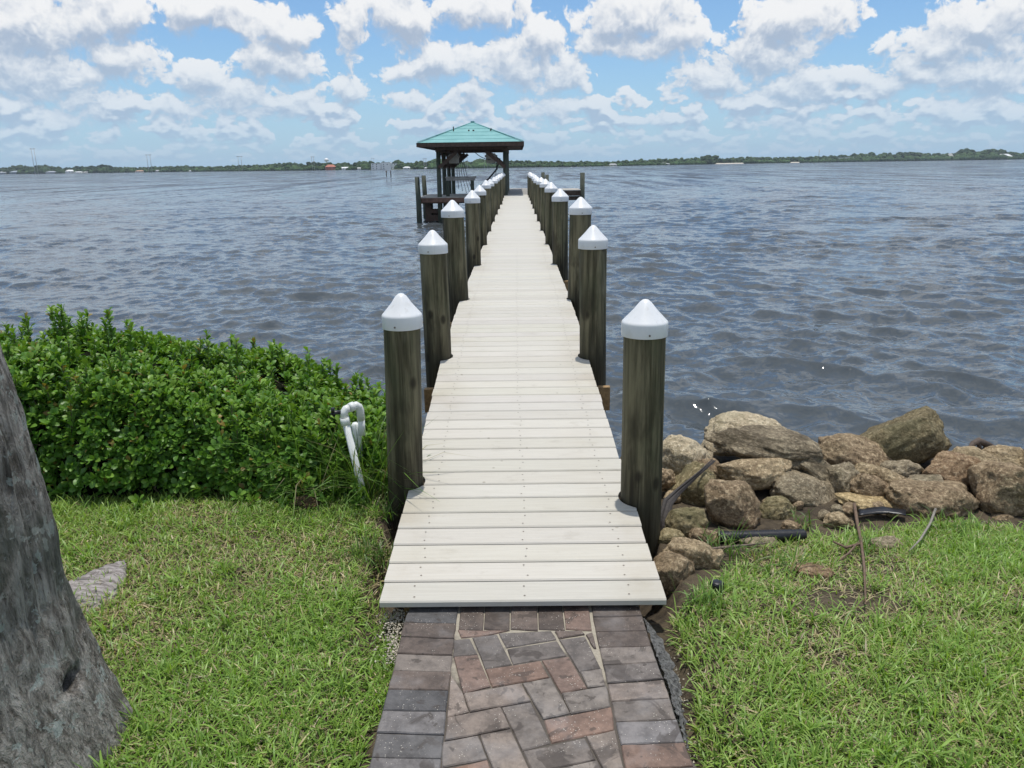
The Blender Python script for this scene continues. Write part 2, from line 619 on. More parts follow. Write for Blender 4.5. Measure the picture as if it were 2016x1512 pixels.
def m_tint(name, rough=0.6, bscale=40, bstr=0.3, bdist=0.004, var=0.25, spec=0.5):
    m, w, out = material(name)
    p = wpos(w)
    n = w.noise(p, bscale, 5, 0.65)
    c = w.mix(1.0, tintc(w), w.mix(w.ramp(n, .3, .7), (1 - var,) * 3, (1 + var,) * 3), 'MULTIPLY')
    nm = w.bump(n, bstr, bdist)
    principled(w, out, c, rough, nm, **{'Specular IOR Level': spec})
    return m


def m_leaf(name, rough, trans=0.3, spec=0.5):
    m, w, out = material(name)
    t = tintc(w)
    b = w.add('ShaderNodeBsdfPrincipled', {'Base Color': t, 'Roughness': rough, 'Specular IOR Level': spec})
    tr = w.add('ShaderNodeBsdfTranslucent', {'Color': w.mix(1.0, t, (1.5, 1.5, 0.6), 'MULTIPLY')})
    mx = w.n.new('ShaderNodeMixShader')
    mx.inputs[0].default_value = trans
    w.l.new(b.outputs[0], mx.inputs[1]); w.l.new(tr.outputs[0], mx.inputs[2])
    w.l.new(mx.outputs[0], out.inputs['Surface'])
    return m


def m_brick():
    m, w, out = material('concrete_paver')
    p = wpos(w)
    t = tintc(w)
    mott = w.noise(p, 19, 6, .7)
    c = w.mix(1.0, t, w.mix(w.ramp(mott, .3, .7), (0.66, 0.65, 0.64), (1.3, 1.29, 1.26)), 'MULTIPLY')
    # water drips and stains
    blot = w.ramp(w.noise(p, 7.5, 4, .6, .8), .57, .62)
    blot2 = w.ramp(w.noise(w.vm('ADD', p, (7.3, 2.1, 0)), 22, 2, .5, .3), .66, .71)
    c = w.mix(w.m('MULTIPLY', w.m('MAXIMUM', blot, blot2), .62), c, (0.045, 0.034, 0.028))
    haze = w.ramp(w.noise(w.vm('ADD', p, (3.3, 9.1, 0)), 5, 4, .6), .5, .75)
    c = w.mix(w.m('MULTIPLY', haze, .25), c, (0.36, 0.35, 0.35))
    # sand grains lying on the pavers
    v = w.voro(p, 95, 'F1')
    g = w.m('MULTIPLY', w.ramp(v, .20, .12), w.ramp(w.noise(p, 9, 4, .7), .46, .66))
    c = w.mix(g, c, (0.62, 0.58, 0.50))
    nm = w.bump(w.m('ADD', w.noise(p, 160, 4, .7), w.m('MULTIPLY', g, .5)), .45, .003)
    principled(w, out, c, 0.72, nm)
    return m


def m_sand():
    m, w, out = material('joint_sand')
    p = wpos(w)
    n = w.noise(p, 120, 4, .7)
    x, y, z = w.sep(p)
    pat = w.ramp(w.m('ADD', w.noise(p, 5, 4, .6), w.m('MULTIPLY_ADD', y, .9, -2.25)), .40, .60)
    c = w.mix(pat, (0.10, 0.085, 0.07), (0.37, 0.33, 0.26))
    c = w.mix(1.0, c, w.mix(n, (.6, .6, .6), (1.35, 1.35, 1.35)), 'MULTIPLY')
    principled(w, out, c, .9, w.bump(n, .8, .004))
    return m


def m_soil():
    m, w, out = material('soil')
    p = wpos(w)
    n = w.noise(p, 9, 6, .7)
    f = w.noise(p, 80, 4, .7)
    c = w.mix(w.ramp(n, .35, .65), (0.045, 0.032, 0.020), (0.125, 0.095, 0.058))
    c = w.mix(w.ramp(f, .58, .75), c, (0.20, 0.165, 0.11))
    principled(w, out, c, .95, w.bump(w.m('ADD', n, f), .9, .02))
    return m


def m_rock(name, c1, c2, c3, moss=(0.10, 0.10, 0.045), mossamt=0.3, layer=0.0):
    c1, c2, c3 = (tuple(k * f for k, f in zip(c, (1.74, 1.66, 1.52))) for c in (c1, c2, c3))
    m, w, out = material(name)
    p = objco(w)
    info = w.add('ShaderNodeObjectInfo')
    p = w.vm('ADD', p, w.combine(w.m('MULTIPLY', info.outputs['Random'], 30.0), 0, 0))
    n = w.noise(p, 6, 6, .65)
    f = w.noise(p, 42, 6, .78)
    pits = w.voro(w.vm('ADD', p, w.vm('SCALE', w.noise(p, 30, 2, out=1), None)), 55, 'F1', 1.0)
    for nd in w.n:
        if nd.bl_idname == 'ShaderNodeVectorMath' and nd.operation == 'SCALE': nd.inputs['Scale'].default_value = .05
    lay = w.noise(w.scale(p, (3, 3, 26)), 1.0, 5, .6, .8)
    c = w.mix(w.ramp(n, .35, .65), c1, c2)
    c = w.mix(w.m('MULTIPLY', w.ramp(f, .51, .62), .9), c, tuple(k * 1.15 for k in c3))
    c = w.mix(w.m('MULTIPLY', w.ramp(f, .47, .38), .7), c, tuple(k * .32 for k in c1))
    c = w.mix(w.m('MULTIPLY', w.ramp(w.noise(p, 4.2, 4, .6), .48, .66), mossamt), c, moss)
    if layer: c = w.mix(w.m('MULTIPLY', w.ramp(lay, .58, .42), layer * .7), c, tuple(k * .4 for k in c1))
    pit = w.ramp(pits, .12, .42)
    h = w.m('ADD', w.m('MULTIPLY', f, 1.0), w.m('ADD', w.m('MULTIPLY', pit, .5), w.m('MULTIPLY', lay, layer * 1.6)))
    h = w.m('ADD', h, w.m('MULTIPLY', w.noise(p, 22, 4, .65), .9))
    nm = w.bump(h, 1.0, .028)
    principled(w, out, c, .88, nm, **{'Specular IOR Level': .25})
    return m


def m_bark():
    m, w, out = material('bark')
    p = wpos(w)
    st = w.noise(w.scale(p, (24, 24, 8)), 1.0, 7, .66, .8)
    st2 = w.noise(w.scale(p, (95, 95, 26)), 1.0, 5, .72)
    big = w.noise(w.scale(p, (3, 3, 1.6)), 1.0, 4, .6)
    c = w.mix(w.ramp(st, .32, .66), (0.15, 0.132, 0.11), (0.50, 0.465, 0.415))
    fib = w.noise(w.scale(p, (70, 70, 9)), 1.0, 5, .65, .4)
    c = w.mix(w.m('MULTIPLY', w.ramp(fib, .48, .66), .55), c, (0.07, 0.062, 0.054))
    c = w.mix(w.m('MULTIPLY', w.ramp(fib, .42, .30), .4), c, (0.52, 0.51, 0.49))
    c = w.mix(w.m('MULTIPLY', w.ramp(st2, .56, .66), .7), c, (0.045, 0.038, 0.032))
    c = w.mix(w.m('MULTIPLY', w.ramp(big, .52, .62), .55), c, (0.085, 0.10, 0.075))     # algae film
    lich = w.ramp(w.noise(p, 11, 5, .65, .4), .595, .635)
    c = w.mix(w.m('MULTIPLY', lich, .8), c, (0.46, 0.50, 0.46))
    lich2 = w.ramp(w.noise(w.vm('ADD', p, (5, 3, 8)), 17, 4, .6), .62, .66)
    c = w.mix(w.m('MULTIPLY', lich2, .8), c, (0.43, 0.44, 0.39))
    c = w.mix(1.0, c, tintc(w), 'MULTIPLY')
    h = w.m('ADD', w.m('SUBTRACT', st, w.m('MULTIPLY', fib, .7)), w.m('MULTIPLY', st2, .4))
    principled(w, out, c, .9, w.bump(h, 1.0, .03), **{'Specular IOR Level': .08})
    return m


def m_roof():
    m, w, out = material('teal_metal_roof')
    p = objco(w)
    n = w.noise(p, 1.3, 5, .6)
    st = w.noise(w.scale(p, (9, 1, 1)), 1.0, 4, .6)
    c = w.mix(w.ramp(n, .35, .7), (0.15, 0.375, 0.37), (0.20, 0.44, 0.435))
    c = w.mix(w.m('MULTIPLY', w.ramp(st, .6, .75), .3), c, (0.27, 0.50, 0.46))
    principled(w, out, c, .45)
    return m


WATER = m_water()
DECK = m_deck()
PILING = m_piling()
CAP = m_cap()
BRICK = m_brick()
SAND = m_sand()
SOIL = m_soil()
BARK = m_bark()
ROOF = m_roof()
GRASS = m_leaf('grass_blade', .45, .30)
LEAF = m_leaf('glossy_leaf', .42, .25, .4)
TINT = m_tint('mottled', .8, 60, .5, .004)
TINTFAR = m_tint('far_foliage', .95, 0.25, .3, .5, .4, .1)
SCREW = simple('screw_steel', (.16, .13, .10), .5)
STRINGER = simple('tan_timber', (.34, .22, .10), .7, 6, .3, .3, .004, stretch=(6, .6, 6))
OLDWOOD = simple('dark_stained_timber', (.085, .052, .036), .75, 5, .4, .4, .006, stretch=(5, 5, 1))
REDWOOD = simple('red_brown_timber', (.17, .095, .068), .75, 5, .35, .3, .004)
PALEWOOD = simple('pale_deck_timber', (.46, .43, .375), .8, 4, .2, .3, .004, stretch=(1, 12, 1))
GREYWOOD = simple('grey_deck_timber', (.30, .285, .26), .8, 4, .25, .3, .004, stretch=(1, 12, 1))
GREENPOST = simple('treated_green_post', (.062, .072, .050), .75, 5, .45, .4, .008, stretch=(5, 5, .8))
PVC = simple('white_pvc', (.78, .80, .78), .3, 7, .06)
BLACK = simple('black_plastic', (.012, .012, .015), .38, 9, .3, .3, .004)
MOTOR = simple('beige_housing', (.30, .27, .22), .5, 5, .2)
CABLE = simple('steel_cable', (.05, .05, .05), .5)
CONCRETE = simple('rough_mortar', (.27, .265, .25), .95, 70, .6, 1.0, .03)
WHITEW = simple('far_white_wall', (.84, .84, .82), .7, .3, .08)
GREYPOLE = simple('grey_pole', (.42, .41, .39), .8, 1, .2)
DARKGLASS = simple('dark_window', (.05, .06, .07), .2, 1, .2)

# ------------------------------------------------------------------ terrain


def gh(x, y):
    """lawn height"""
    x = np.asarray(x, float); y = np.asarray(y, float)
    left = x < 0
    side = 1 / (1 + np.exp(-(x) / 0.25))                      # 0 left, 1 right
    zl = 0.835 - 0.10 * np.clip((y - 4.0) / 1.0, 0, 1) - 1.5 * np.clip((y - 5.6) / 1.6, 0, 1) ** 1.3
    zr = 0.835 - 0.17 * np.clip((y - 3.0) / 1.1, 0, 1) - 1.6 * np.clip((y - 5.25) / 1.6, 0, 1) ** 1.2
    z = zl * (1 - side) + zr * side
    z = z + (fbm(x * 1.3 + 9, y * 1.3 + 4, 3, 5) - .5) * 0.05 * np.clip((np.abs(x) - .5) / .4, 0, 1)
    # bed of the path and the hollow under the ramp
    path = np.clip((0.75 - np.abs(x)) / 0.12, 0, 1)
    z = z - path * (0.07 + 0.22 * np.clip((y - 2.9) / .6, 0, 1))
    return z


def ghs(x, y):
    return float(gh(np.array([x]), np.array([y]))[0])


def make_ground():
    xs = np.concatenate((np.linspace(-60, -7, 22)[:-1], np.linspace(-7, 7, 281), np.linspace(7, 60, 22)[1:]))
    ys = np.concatenate((np.linspace(-60, 0, 22)[:-1], np.linspace(0, 7.4, 149)))
    X, Y = np.meshgrid(xs, ys)
    Z = gh(X, Y)
    V = np.stack((X, Y, Z), -1).reshape(-1, 3)
    nx, ny = len(xs), len(ys)
    i = np.arange(nx * ny).reshape(ny, nx)
    q = np.stack((i[:-1, :-1], i[:-1, 1:], i[1:, 1:], i[1:, :-1]), -1).reshape(-1, 4)
    o = mesh_np('ground', V, q, np.full(len(q), 4), SOIL, smooth=True)
    tag(o, kind='structure')


make_ground()


def on_ground(px, py, lift=0.0):
    """where the line of sight of a pixel meets the lawn"""
    q = G(px, py, .8)
    for k in range(12):
        q = G(px, py, ghs(q.x, q.y) + lift)
    return q


# ------------------------------------------------------------------ water


def make_water():
    nth, nr = 1000, 860
    th = np.linspace(R(-64), R(64), nth)
    rr = np.geomspace(3.4, 420, nr)
    TH, RR = np.meshgrid(th, rr)
    X = RR * np.sin(TH); Y = RR * np.cos(TH)
    drr = RR * (math.log(420 / 3.4) / nr)
    dth = RR * (R(128) / nth)
    res = np.maximum(drr * .9, dth)
    Z = np.zeros_like(X); DX = np.zeros_like(X); DY = np.zeros_like(X)
    g = np.random.default_rng(3)
    gust = 0.55 + 0.9 * fbm(X * .06 + 3, Y * .09 + 8, 4, 11)
    gust2 = 0.45 + 1.1 * fbm(X * .5 + 30, Y * .8 + 1, 3, 23)
    masks = [np.clip((fbm(X * .22 + 40 * k, Y * .42 + 17 * k, 3, 60 + k) - .50) * 6.0, 0, 1.5) for k in range(6)]
    nW = 84
    for k in range(nW):
        lam = 0.12 * (2.2 / 0.12) ** ((k + g.random()) / nW)
        main = R(-100)      # travelling towards the viewer, a little to the right
        ang = main + g.normal() * R(34 if lam > 1 else 48)
        kx, ky = math.cos(ang) * 2 * math.pi / lam, math.sin(ang) * 2 * math.pi / lam
        slope = 0.044 if lam < .6 else 0.061 * (.6 / lam) ** 0.45
        a = slope * lam / (2 * math.pi)
        att = np.clip((lam / res - 2.2) / 2.5, 0, 1)
        ph = kx * X + ky * Y + g.random() * 6.283
        am = a * att * (gust * (.22 + masks[k % 6]) if lam > .6 else gust2)
        s, c = np.sin(ph), np.cos(ph)
        Z += am * c
        DX -= am * s * math.cos(ang) * .9
        DY -= am * s * math.sin(ang) * .9
    X = X + DX; Y = Y + DY
    V = np.stack((X, Y, Z), -1).reshape(-1, 3)
    i = np.arange(nth * nr).reshape(nr, nth)
    q = np.stack((i[:-1, :-1], i[1:, :-1], i[1:, 1:], i[:-1, 1:]), -1).reshape(-1, 4)[:, ::-1]
    # far ring to the horizon
    ro = np.geomspace(420, 9000, 24)[1:]
    base = len(V)
    ring = []
    for r_ in ro:
        ring.append(np.stack((r_ * np.sin(th), r_ * np.cos(th), np.zeros(nth)), -1))
    V = np.concatenate([V] + ring)
    prev = i[-1]
    qs = [q]
    for k in range(len(ro)):
        cur = np.arange(nth) + base + k * nth
        qq = np.stack((prev[:-1], cur[:-1], cur[1:], prev[1:]), -1)[:, ::-1]
        qs.append(qq); prev = cur
    q = np.concatenate(qs)
    o = mesh_np('water', V, q, np.full(len(q), 4), WATER, smooth=True)
    tag(o, kind='structure')


make_water()

# ------------------------------------------------------------------ pier
PROF = [(2.90, .914), (3.05, .924), (3.70, .955), (4.89, 1.046), (5.76, 1.118), (6.19, 1.155), (7.0, 1.215), (7.8, 1.258), (8.6, 1.272), (11, 1.272), (60, 1.272)]


def deckz(y):
    ys = [p[0] for p in PROF]; zs = [p[1] for p in PROF]
    s = 0
    for dy, wt in ((-.35, .25), (0, .5), (.35, .25)):
        s += wt * float(np.interp(max(y + dy, 2.9 + min(dy, 0) * 0), ys, zs))
    return s


def deckx(y):
    return -0.035 * min(1, max(0, (y - 2.9) / 3.2))


HALFW = 0.612
# pilings: side, distance, radius, x of axis at deck, lean (top shift), height over deck
PIL = []
b1 = P(799, 955, 4.05); PIL.append([-1, 4.05, .098, b1.x, (P(789, 578, 4.05).x - b1.x) / .94, 1.078])
b2 = P(1261, 1000, 3.84); PIL.append([1, 3.84, .108, b2.x, (P(1271, 591, 3.84).x - b2.x) / .94, 1.08])
PIL.append([-1, 6.30, .110, P(863, 705, 6.30).x, (P(851, 453, 6.3).x - P(863, 705, 6.30).x) / .94, 1.05])
PIL.append([1, 6.27, .110, P(1167, 695, 6.27).x, (P(1168, 443, 6.27).x - P(1167, 695, 6.27).x) / .94, 1.075])
PIL.append([-1, 8.55, .117, P(902, 592, 8.55).x, -.03, 1.085])
PIL.append([1, 8.50, .116, P(1138, 590, 8.50).x, .02, 1.10])
for k in range(10):
    y = 11.65 + 3.1 * k
    jit = random.uniform(-.012, .012)
    PIL.append([-1, y + random.uniform(-.05, .05), .112 + jit, -0.69 + jit + (.03 if k == 0 else 0), random.uniform(-.02, .02), 1.11 + random.uniform(-.02, .02)])
    PIL.append([1, y + random.uniform(-.05, .05), .112 - jit, 0.635 - jit, random.uniform(-.02, .02), 1.115 + random.uniform(-.02, .02)])


def make_pier():
    root = empty('pier', (0, 2.9, 0))
    tag(root, 'long pale plank pier with white capped pilings leading out over the water', 'pier')
    off = Vector((0, -2.9, 0))
    mb = MB()
    y = 2.90
    while y < 40.3:
        pitch = 0.160 if y < 3.6 else (0.160 - 0.014 * min(1, (y - 3.6) / 2.2))
        y1 = y + pitch - 0.011
        tint = 1 + random.uniform(-.06, .05)
        mb.cur = (tint, tint * (1 + random.uniform(-.012, .006)), tint * (1 + random.uniform(-.03, .01)))
        near = [p for p in PIL if p[1] - p[2] - .03 < y1 and p[1] + p[2] + .03 > y]
        ns = 9 if near else 2
        ch = 0.006
        ysam = [y, y + ch] + [y + ch + (y1 - y - 2 * ch) * j / ns for j in range(1, ns)] + [y1 - ch, y1]
        cx = deckx(y); jl, jr = random.uniform(-.004, .004), random.uniform(-.004, .004)
        rows = []
        for j, yy in enumerate(ysam):
            L, Rr = cx - HALFW + jl, cx + HALFW + jr
            for (s, py, pr, pxx, ln, ht) in near:
                rr = pr + 0.014
                if abs(yy - py) < rr:
                    e = math.sqrt(rr * rr - (yy - py) ** 2)
                    if s < 0: L = max(L, pxx + e)
                    else: Rr = min(Rr, pxx - e)
            zt = deckz(yy) - (ch if j in (0, len(ysam) - 1) else 0)
            zb = deckz(yy) - .027
            rows.append([mb.vert(Vector((L, yy, zb)) + off), mb.vert(Vector((L, yy, zt)) + off), mb.vert(Vector((Rr, yy, zt)) + off), mb.vert(Vector((Rr, yy, zb)) + off)])
        for a, b in zip(rows[:-1], rows[1:]):
            for k in range(3):
                mb.face((a[k], a[k + 1], b[k + 1], b[k]))
            mb.face((a[3], a[0], b[0], b[3]))
        mb.face(rows[0][::-1]); mb.face(rows[-1])
        if y < 14:            # screws: two at each of three joists
            mb.mat = 1
            for sx in (-.46, .02, .47):
                for fy in (.24, .76):
                    yy = y + (y1 - y) * fy + random.uniform(-.008, .008); xx = cx + sx + random.uniform(-.012, .012)
                    zz = deckz(yy) + .0012
                    idx = [mb.vert(Vector((xx + .0046 * math.cos(a), yy + .0046 * math.sin(a), zz)) + off) for a in [k * math.pi / 4 for k in range(8)]]
                    mb.face(idx)
            mb.mat = 0
        y += pitch
    mb.build('deck', [DECK, SCREW], root)
    # stringers under the planks
    for sx in (-.50, 0.0, .50):
        mb = MB()
        yy = 3.02
        while yy < 40.2:
            y2 = min(40.2, yy + (.5 if yy < 9 else 3.1))
            a = Vector((deckx(yy) + sx, yy, deckz(yy) - .14)) + off
            b = Vector((deckx(y2) + sx, y2, deckz(y2) - .14)) + off
            mb.bar(a, b, .05, .19)
            yy = y2
        mb.build('stringer', STRINGER, root)
    for (s, py, pr, pxx, ln, ht) in PIL[2:]:
        pass
    # cross beams clamped between the piling pairs
    ysb = sorted(p[1] for p in PIL if p[0] < 0)
    for yb in ysb[1:]:
        mb = MB()
        mb.bar(Vector((-.79, yb - .16, deckz(yb) - .335)) + off, Vector((.75, yb - .16, deckz(yb) - .335)) + off, .06, .2)
        mb.build('cross_beam', STRINGER, root)
    # pilings
    for (s, py, pr, pxx, ln, ht) in PIL:
        zd = deckz(py)
        mb = MB()
        zs = [-1.2 - zd, -.6, -.2, 0, .12, .3, .5, .7, ht - .17, ht - .11]
        seg = 26
        rings = []
        sd = random.random() * 50
        for z in zs:
            rz = pr * (1 + .03 * (1 - z) * .3)
            ring = []
            for j in range(seg):
                a = 2 * math.pi * j / seg
                wob = 1 + .03 * mnoise.noise(Vector((math.cos(a) * 1.2 + sd, math.sin(a) * 1.2, z * 1.5)))
                ring.append(mb.vert((math.cos(a) * rz * wob + ln * z / ht, math.sin(a) * rz * wob, z)))
            rings.append(ring)
        for a, b in zip(rings[:-1], rings[1:]):
            for j in range(seg):
                k = (j + 1) % seg
                mb.face((a[j], a[k], b[k], b[j]), True)
        mb.face(rings[-1])
        o = mb.build('piling', PILING, root)
        o.location = (pxx, py - 2.9, zd)
        mc = MB()
        r = pr + .0095
        zt = ht - .185
        mc.lathe([(r - .006, zt), (r, zt), (r + .0005, zt + .002), (r * 1.0, zt + .064), (r - .002, zt + .072), (r - .008, zt + .078), (r * .5, zt + .132), (.030, zt + .168), (.014, zt + .181), (0, zt + .184)], 40, (ln * .94, 0, 0))
        mc.mat = 1
        for aa in (-95, 20, 150):
            a = R(aa + s * 8)
            cpt = Vector((ln * .94 + math.cos(a) * (r + .001), math.sin(a) * (r + .001), zt + .020))
            mc.bar(cpt, cpt + Vector((math.cos(a) * .004, math.sin(a) * .004, 0)), .008, .008)
        c = mc.build('cap', [CAP, SCREW], o)
    return root


make_pier()

# ------------------------------------------------------------------ boathouse at the end
DZ = 1.272


def make_boathouse():
    ox, oy = -2.25, 40.0
    root = empty('boathouse', (ox, oy, 0))
    tag(root, 'open boathouse with teal hipped roof on dark timber posts beside the pier end', 'boathouse')
    hw, y0, y1 = 2.62, -.85, 10.4
    ez = CAMZ + .93          # eave underside
    # roof
    rf = MB()
    top = ez + 1.25
    ins = hw
    courses = 6
    tk = .016
    def ring(t):
        k = t * 1.0
        return [(-hw * (1 - k), y0 + ins * k), (hw * (1 - k), y0 + ins * k), (hw * (1 - k), y1 - ins * k), (-hw * (1 - k), y1 - ins * k)]
    zc = lambda t: ez + .17 + t * (top - ez - .17)
    for c in range(courses):
        t0, t1 = c / courses, (c + 1) / courses
        a = ring(t0); b = ring(t1 * .999)
        za, zb = zc(t0) + tk, zc(t1)
        ia = [rf.vert((*p, za)) for p in a]; ib = [rf.vert((*p, zb + .004)) for p in b]
        iz = [rf.vert((*p, za - tk)) for p in a]
        for j in range(4):
            k = (j + 1) % 4
            rf.face((ia[j], ia[k], ib[k], ib[j])); rf.face((iz[j], iz[k], ia[k], ia[j]))
    r = rf.build('roof', ROOF, root)
    # ridge cap and vents
    rc = MB()
    rc.box((-.09, y0 + ins - .1, top - .01), (.09, y1 - ins + .1, top + .05))
    for sx in (-1, 1):
        rc.bar((sx * hw * .98, y0 + .05, ez + .24), (0, y0 + ins, top + .005), .10, .02)
        rc.bar((sx * hw * .98, y1 - .05, ez + .24), (0, y1 - ins, top + .005), .10, .02)
    rc.build('ridge_cap', ROOF, r)
    for (px, py_, w_, h_) in ((893, 262, .05, .30), (923, 257, .07, .09), (932, 256, .09, .08), (965, 259, .06, .16)):
        q = P(px, py_, 39.2 + 1.4)
        q = q - Vector((ox, oy, 0))
        t_ = (q.y - y0) / ins
        mbv = MB(); mbv.bar((q.x, q.y, zc(t_) - .03), (q.x + (.06 if px == 965 else 0), q.y, zc(t_) + h_ * .75), w_, w_)
        mbv.build('roof_vent', OLDWOOD, r)
    # fascia + soffit
    fa = MB()
    e = .03
    fa.box((-hw, y0, ez), (hw, y0 + .05, ez + .20))
    fa.box((-hw, y1 - .05, ez), (hw, y1, ez + .20))
    fa.box((-hw, y0 + .052, ez), (-hw + .05, y1 - .052, ez + .20))
    fa.box((hw - .05, y0 + .052, ez), (hw, y1 - .052, ez + .20))
    fa.build('fascia', OLDWOOD, root)
    so_ = MB()
    so_.box((-hw + .06, y0 + .06, ez + .08), (hw - .06, y1 - .06, ez + .11))
    so_.build('soffit', OLDWOOD, root)
    # posts
    for sx in (-1, 1):
        for k in range(4):
            y = .1 + 3.0 * k
            mb = MB()
            x = sx * 1.67
            mb.tube([(x, y, -1.2), (x, y, 1.0), (x, y, ez - .02)], [.13, .12, .10], 14)
            mb.build('post', GREENPOST, root)
        mb = MB()
        mb.box((sx * 1.67 - .12, -.03, ez - .22), (sx * 1.67 + .12, 9.3, ez - .03))
        mb.build('beam', OLDWOOD, root)
    for k in range(4):
        y = .1 + 3.0 * k
        mb = MB()
        mb.box((-1.62, y - .19, ez - .15), (1.62, y - .135, ez - .004))
        mb.build('cross_beam', OLDWOOD, root)
        for sx in (-1, 1):
            mb = MB()
            mb.bar((sx * 1.67, y - .163, ez - 1.0), (sx * .72, y - .163, ez - .22), .05, .17)
            mb.build('brace', OLDWOOD, root)
    for sx in (-1, 1):
        for k in range(3):
            y = .1 + 3.0 * k
            mb = MB(); mb.bar((sx * 1.67, y + .15, ez - .95), (sx * 1.67, y + 1.0, ez - .25), .09, .15); mb.build('brace', OLDWOOD, root)
            mb = MB(); mb.bar((sx * 1.67, y + 2.85, ez - .95), (sx * 1.67, y + 2.0, ez - .25), .09, .15); mb.build('brace', OLDWOOD, root)
    # hoist motors and cables
    for x in (-.92, .95):
        mb = MB()
        mb.prism([(x - .24, .3), (x + .24, .3), (x + .24, .75), (x - .24, .75)], ez - .78, ez - .32, .04)
        mb.tube([(x - .3, .5, ez - .45), (x + .3, .5, ez - .45)], .06, 10)
        mb.build('hoist_motor', MOTOR, root)
    def cable(pts, r):
        mb = MB(); mb.tube(pts, r, 6); mb.build('hoist_cable', CABLE, root)
    loc = Vector((ox, oy, 0))
    cable([tuple(P(*a_) - loc) for a_ in ((984, 312, 41.6), (978, 333, 41.4), (962, 352, 41.0), (935, 376, 40.5))], .045)
    cable([(1.24, 1.6, ez - .4), (1.15, 1.3, ez - 1.5), (.95, 1.0, ez - 2.4)], .016)
    cable([(.1 + .85 * k / 8, .1, ez - .2 - .42 * (1 - (1 - k / 8) ** 2)) for k in range(9)], .02)
    for k in range(5):
        xx = -.98 + .08 * k
        cable([(xx, 3.0, ez - .4), (xx + .05 * k, 3.2, ez - 1.4), (xx + .13 * k + .05, 3.3, ez - 2.1 - .12 * k)], .014)
    # lift cradle down at the water
    mb = MB()
    mb.box((-2.45, .2, .42), (-.9, .45, .62)); mb.box((-2.45, .2, .02), (-.95, .42, .32)); mb.box((-2.4, .9, .05), (-1.2, 1.1, .6))
    mb.bar((-2.3, .3, 0), (-2.3, .3, 1.0), .3, .16); mb.bar((-1.25, .3, -.5), (-1.25, .3, 1.0), .28, .16)
    mb.build('lift_cradle', OLDWOOD, root)
    return root


make_boathouse()


def make_side_dock():
    # low dock on the left of the slip
    root = empty('side_dock', (-3.7, 40.0, 0))
    tag(root, 'low brown timber dock on the left of the boathouse with a small work table', 'dock')
    mb = MB()
    y = -.15
    while y < 4.3:
        t = random.uniform(.85, 1.1); mb.cur = (t, t, t)
        mb.box((-1.28, y, DZ - .09), (1.15, y + .14, DZ - .05)); y += .148
    mb.build('deck', PALEWOOD, root)
    mb = MB(); mb.box((-1.3, -.21, DZ - .30), (1.17, -.155, DZ - .085)); mb.build('fascia', REDWOOD, root)
    mb = MB(); mb.box((-1.2, -.12, DZ - .36), (1.1, 4.2, DZ - .30)); mb.build('joist', OLDWOOD, root)
    for x in (-.75, .6):
        mb = MB(); mb.tube([(x, .5, -1), (x, .5, DZ - .37)], .13, 12); mb.build('post', GREENPOST, root)
    # rail-like table
    tb = empty('work_table', (0, 0, 0)); tb.parent = root
    mb = MB(); mb.box((.05, .5, DZ + .86), (1.62, 1.0, DZ + .93)); mb.box((.1, .48, DZ + .74), (1.58, .495, DZ + .855)); mb.build('table_top', GREYWOOD, tb)
    for x in (.16, 1.42):
        mb = MB(); mb.box((x - .09, .52, DZ - .047), (x + .09, .7, DZ + .735)); mb.build('leg', GREENPOST, tb)


make_side_dock()


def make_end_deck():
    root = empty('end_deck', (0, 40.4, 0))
    tag(root, 'grey timber platform beyond the pale planks at the pier end', 'dock')
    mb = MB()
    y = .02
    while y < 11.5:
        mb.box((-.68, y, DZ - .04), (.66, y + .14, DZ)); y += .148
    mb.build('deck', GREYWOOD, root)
    for sx in (-.55, .55):
        mb = MB(); mb.box((sx - .04, .05, DZ - .24), (sx + .04, 11.4, DZ - .045)); mb.build('stringer', OLDWOOD, root)
    for sx in (-.6, .62):
        for y in (3.4, 7.2, 11.0):
            mb = MB(); mb.tube([(sx, y, -1), (sx, y, DZ - .25)], .12, 12); mb.build('post', GREENPOST, root)
    root2 = empty('right_platform', (3.25, 47.0, 0))
    tag(root2, 'small timber platform on posts to the right of the pier end', 'dock')
    root2.name = 'timber_platform'
    mb = MB()
    x = -2.55
    while x < .5:
        mb.box((x, 0, DZ - .04), (x + .14, 3.0, DZ)); x += .148
    mb.build('deck', PALEWOOD, root2)
    mb = MB(); mb.box((-2.55, -.06, DZ - .34), (.62, -.01, DZ - .045)); mb.build('fascia', OLDWOOD, root2)
    mb = MB(); mb.box((-2.5, .05, DZ - .6), (.6, .12, DZ - .36)); mb.build('cross_beam', OLDWOOD, root2)
    for (x, y, h) in ((.62, -.22, .98), (.80, 2.6, .95), (-1.35, 3.2, .85), (-1.6, 3.3, 1.0), (-1.5, .3, -.37)):
        mb = MB(); mb.tube([(x, y, -1), (x, y, DZ + h)], [.13, .115], 12); mb.build('post', GREENPOST, root2)


make_end_deck()

for (px, y, ztop, lab) in ((824, 39.6, 2.22, 'dark mooring piling at the front left corner of the boathouse dock'),
                           (837, 43.4, 2.25, 'dark mooring piling behind the boathouse dock, further out')):
    q = P(px, 400, y)
    mb = MB(); mb.tube([(0, 0, -1.2), (.01, 0, 1), (-.02, 0, ztop)], [.145, .13, .115], 14)
    o = mb.build('mooring_piling', GREENPOST); o.location = (q.x, y, 0)
    tag(o, lab, 'piling', 'mooring pilings by the boathouse')

# ------------------------------------------------------------------ far shore
SHORE = [(-900, 2100), (0, 1850), (300, 1650), (500, 1350), (600, 1180), (850, 1000), (1200, 1130), (1450, 1500), (1700, 1700), (2016, 1850), (2900, 2100)]


def shore_d(px):
    return float(np.interp(px, [s[0] for s in SHORE], [s[1] for s in SHORE]))


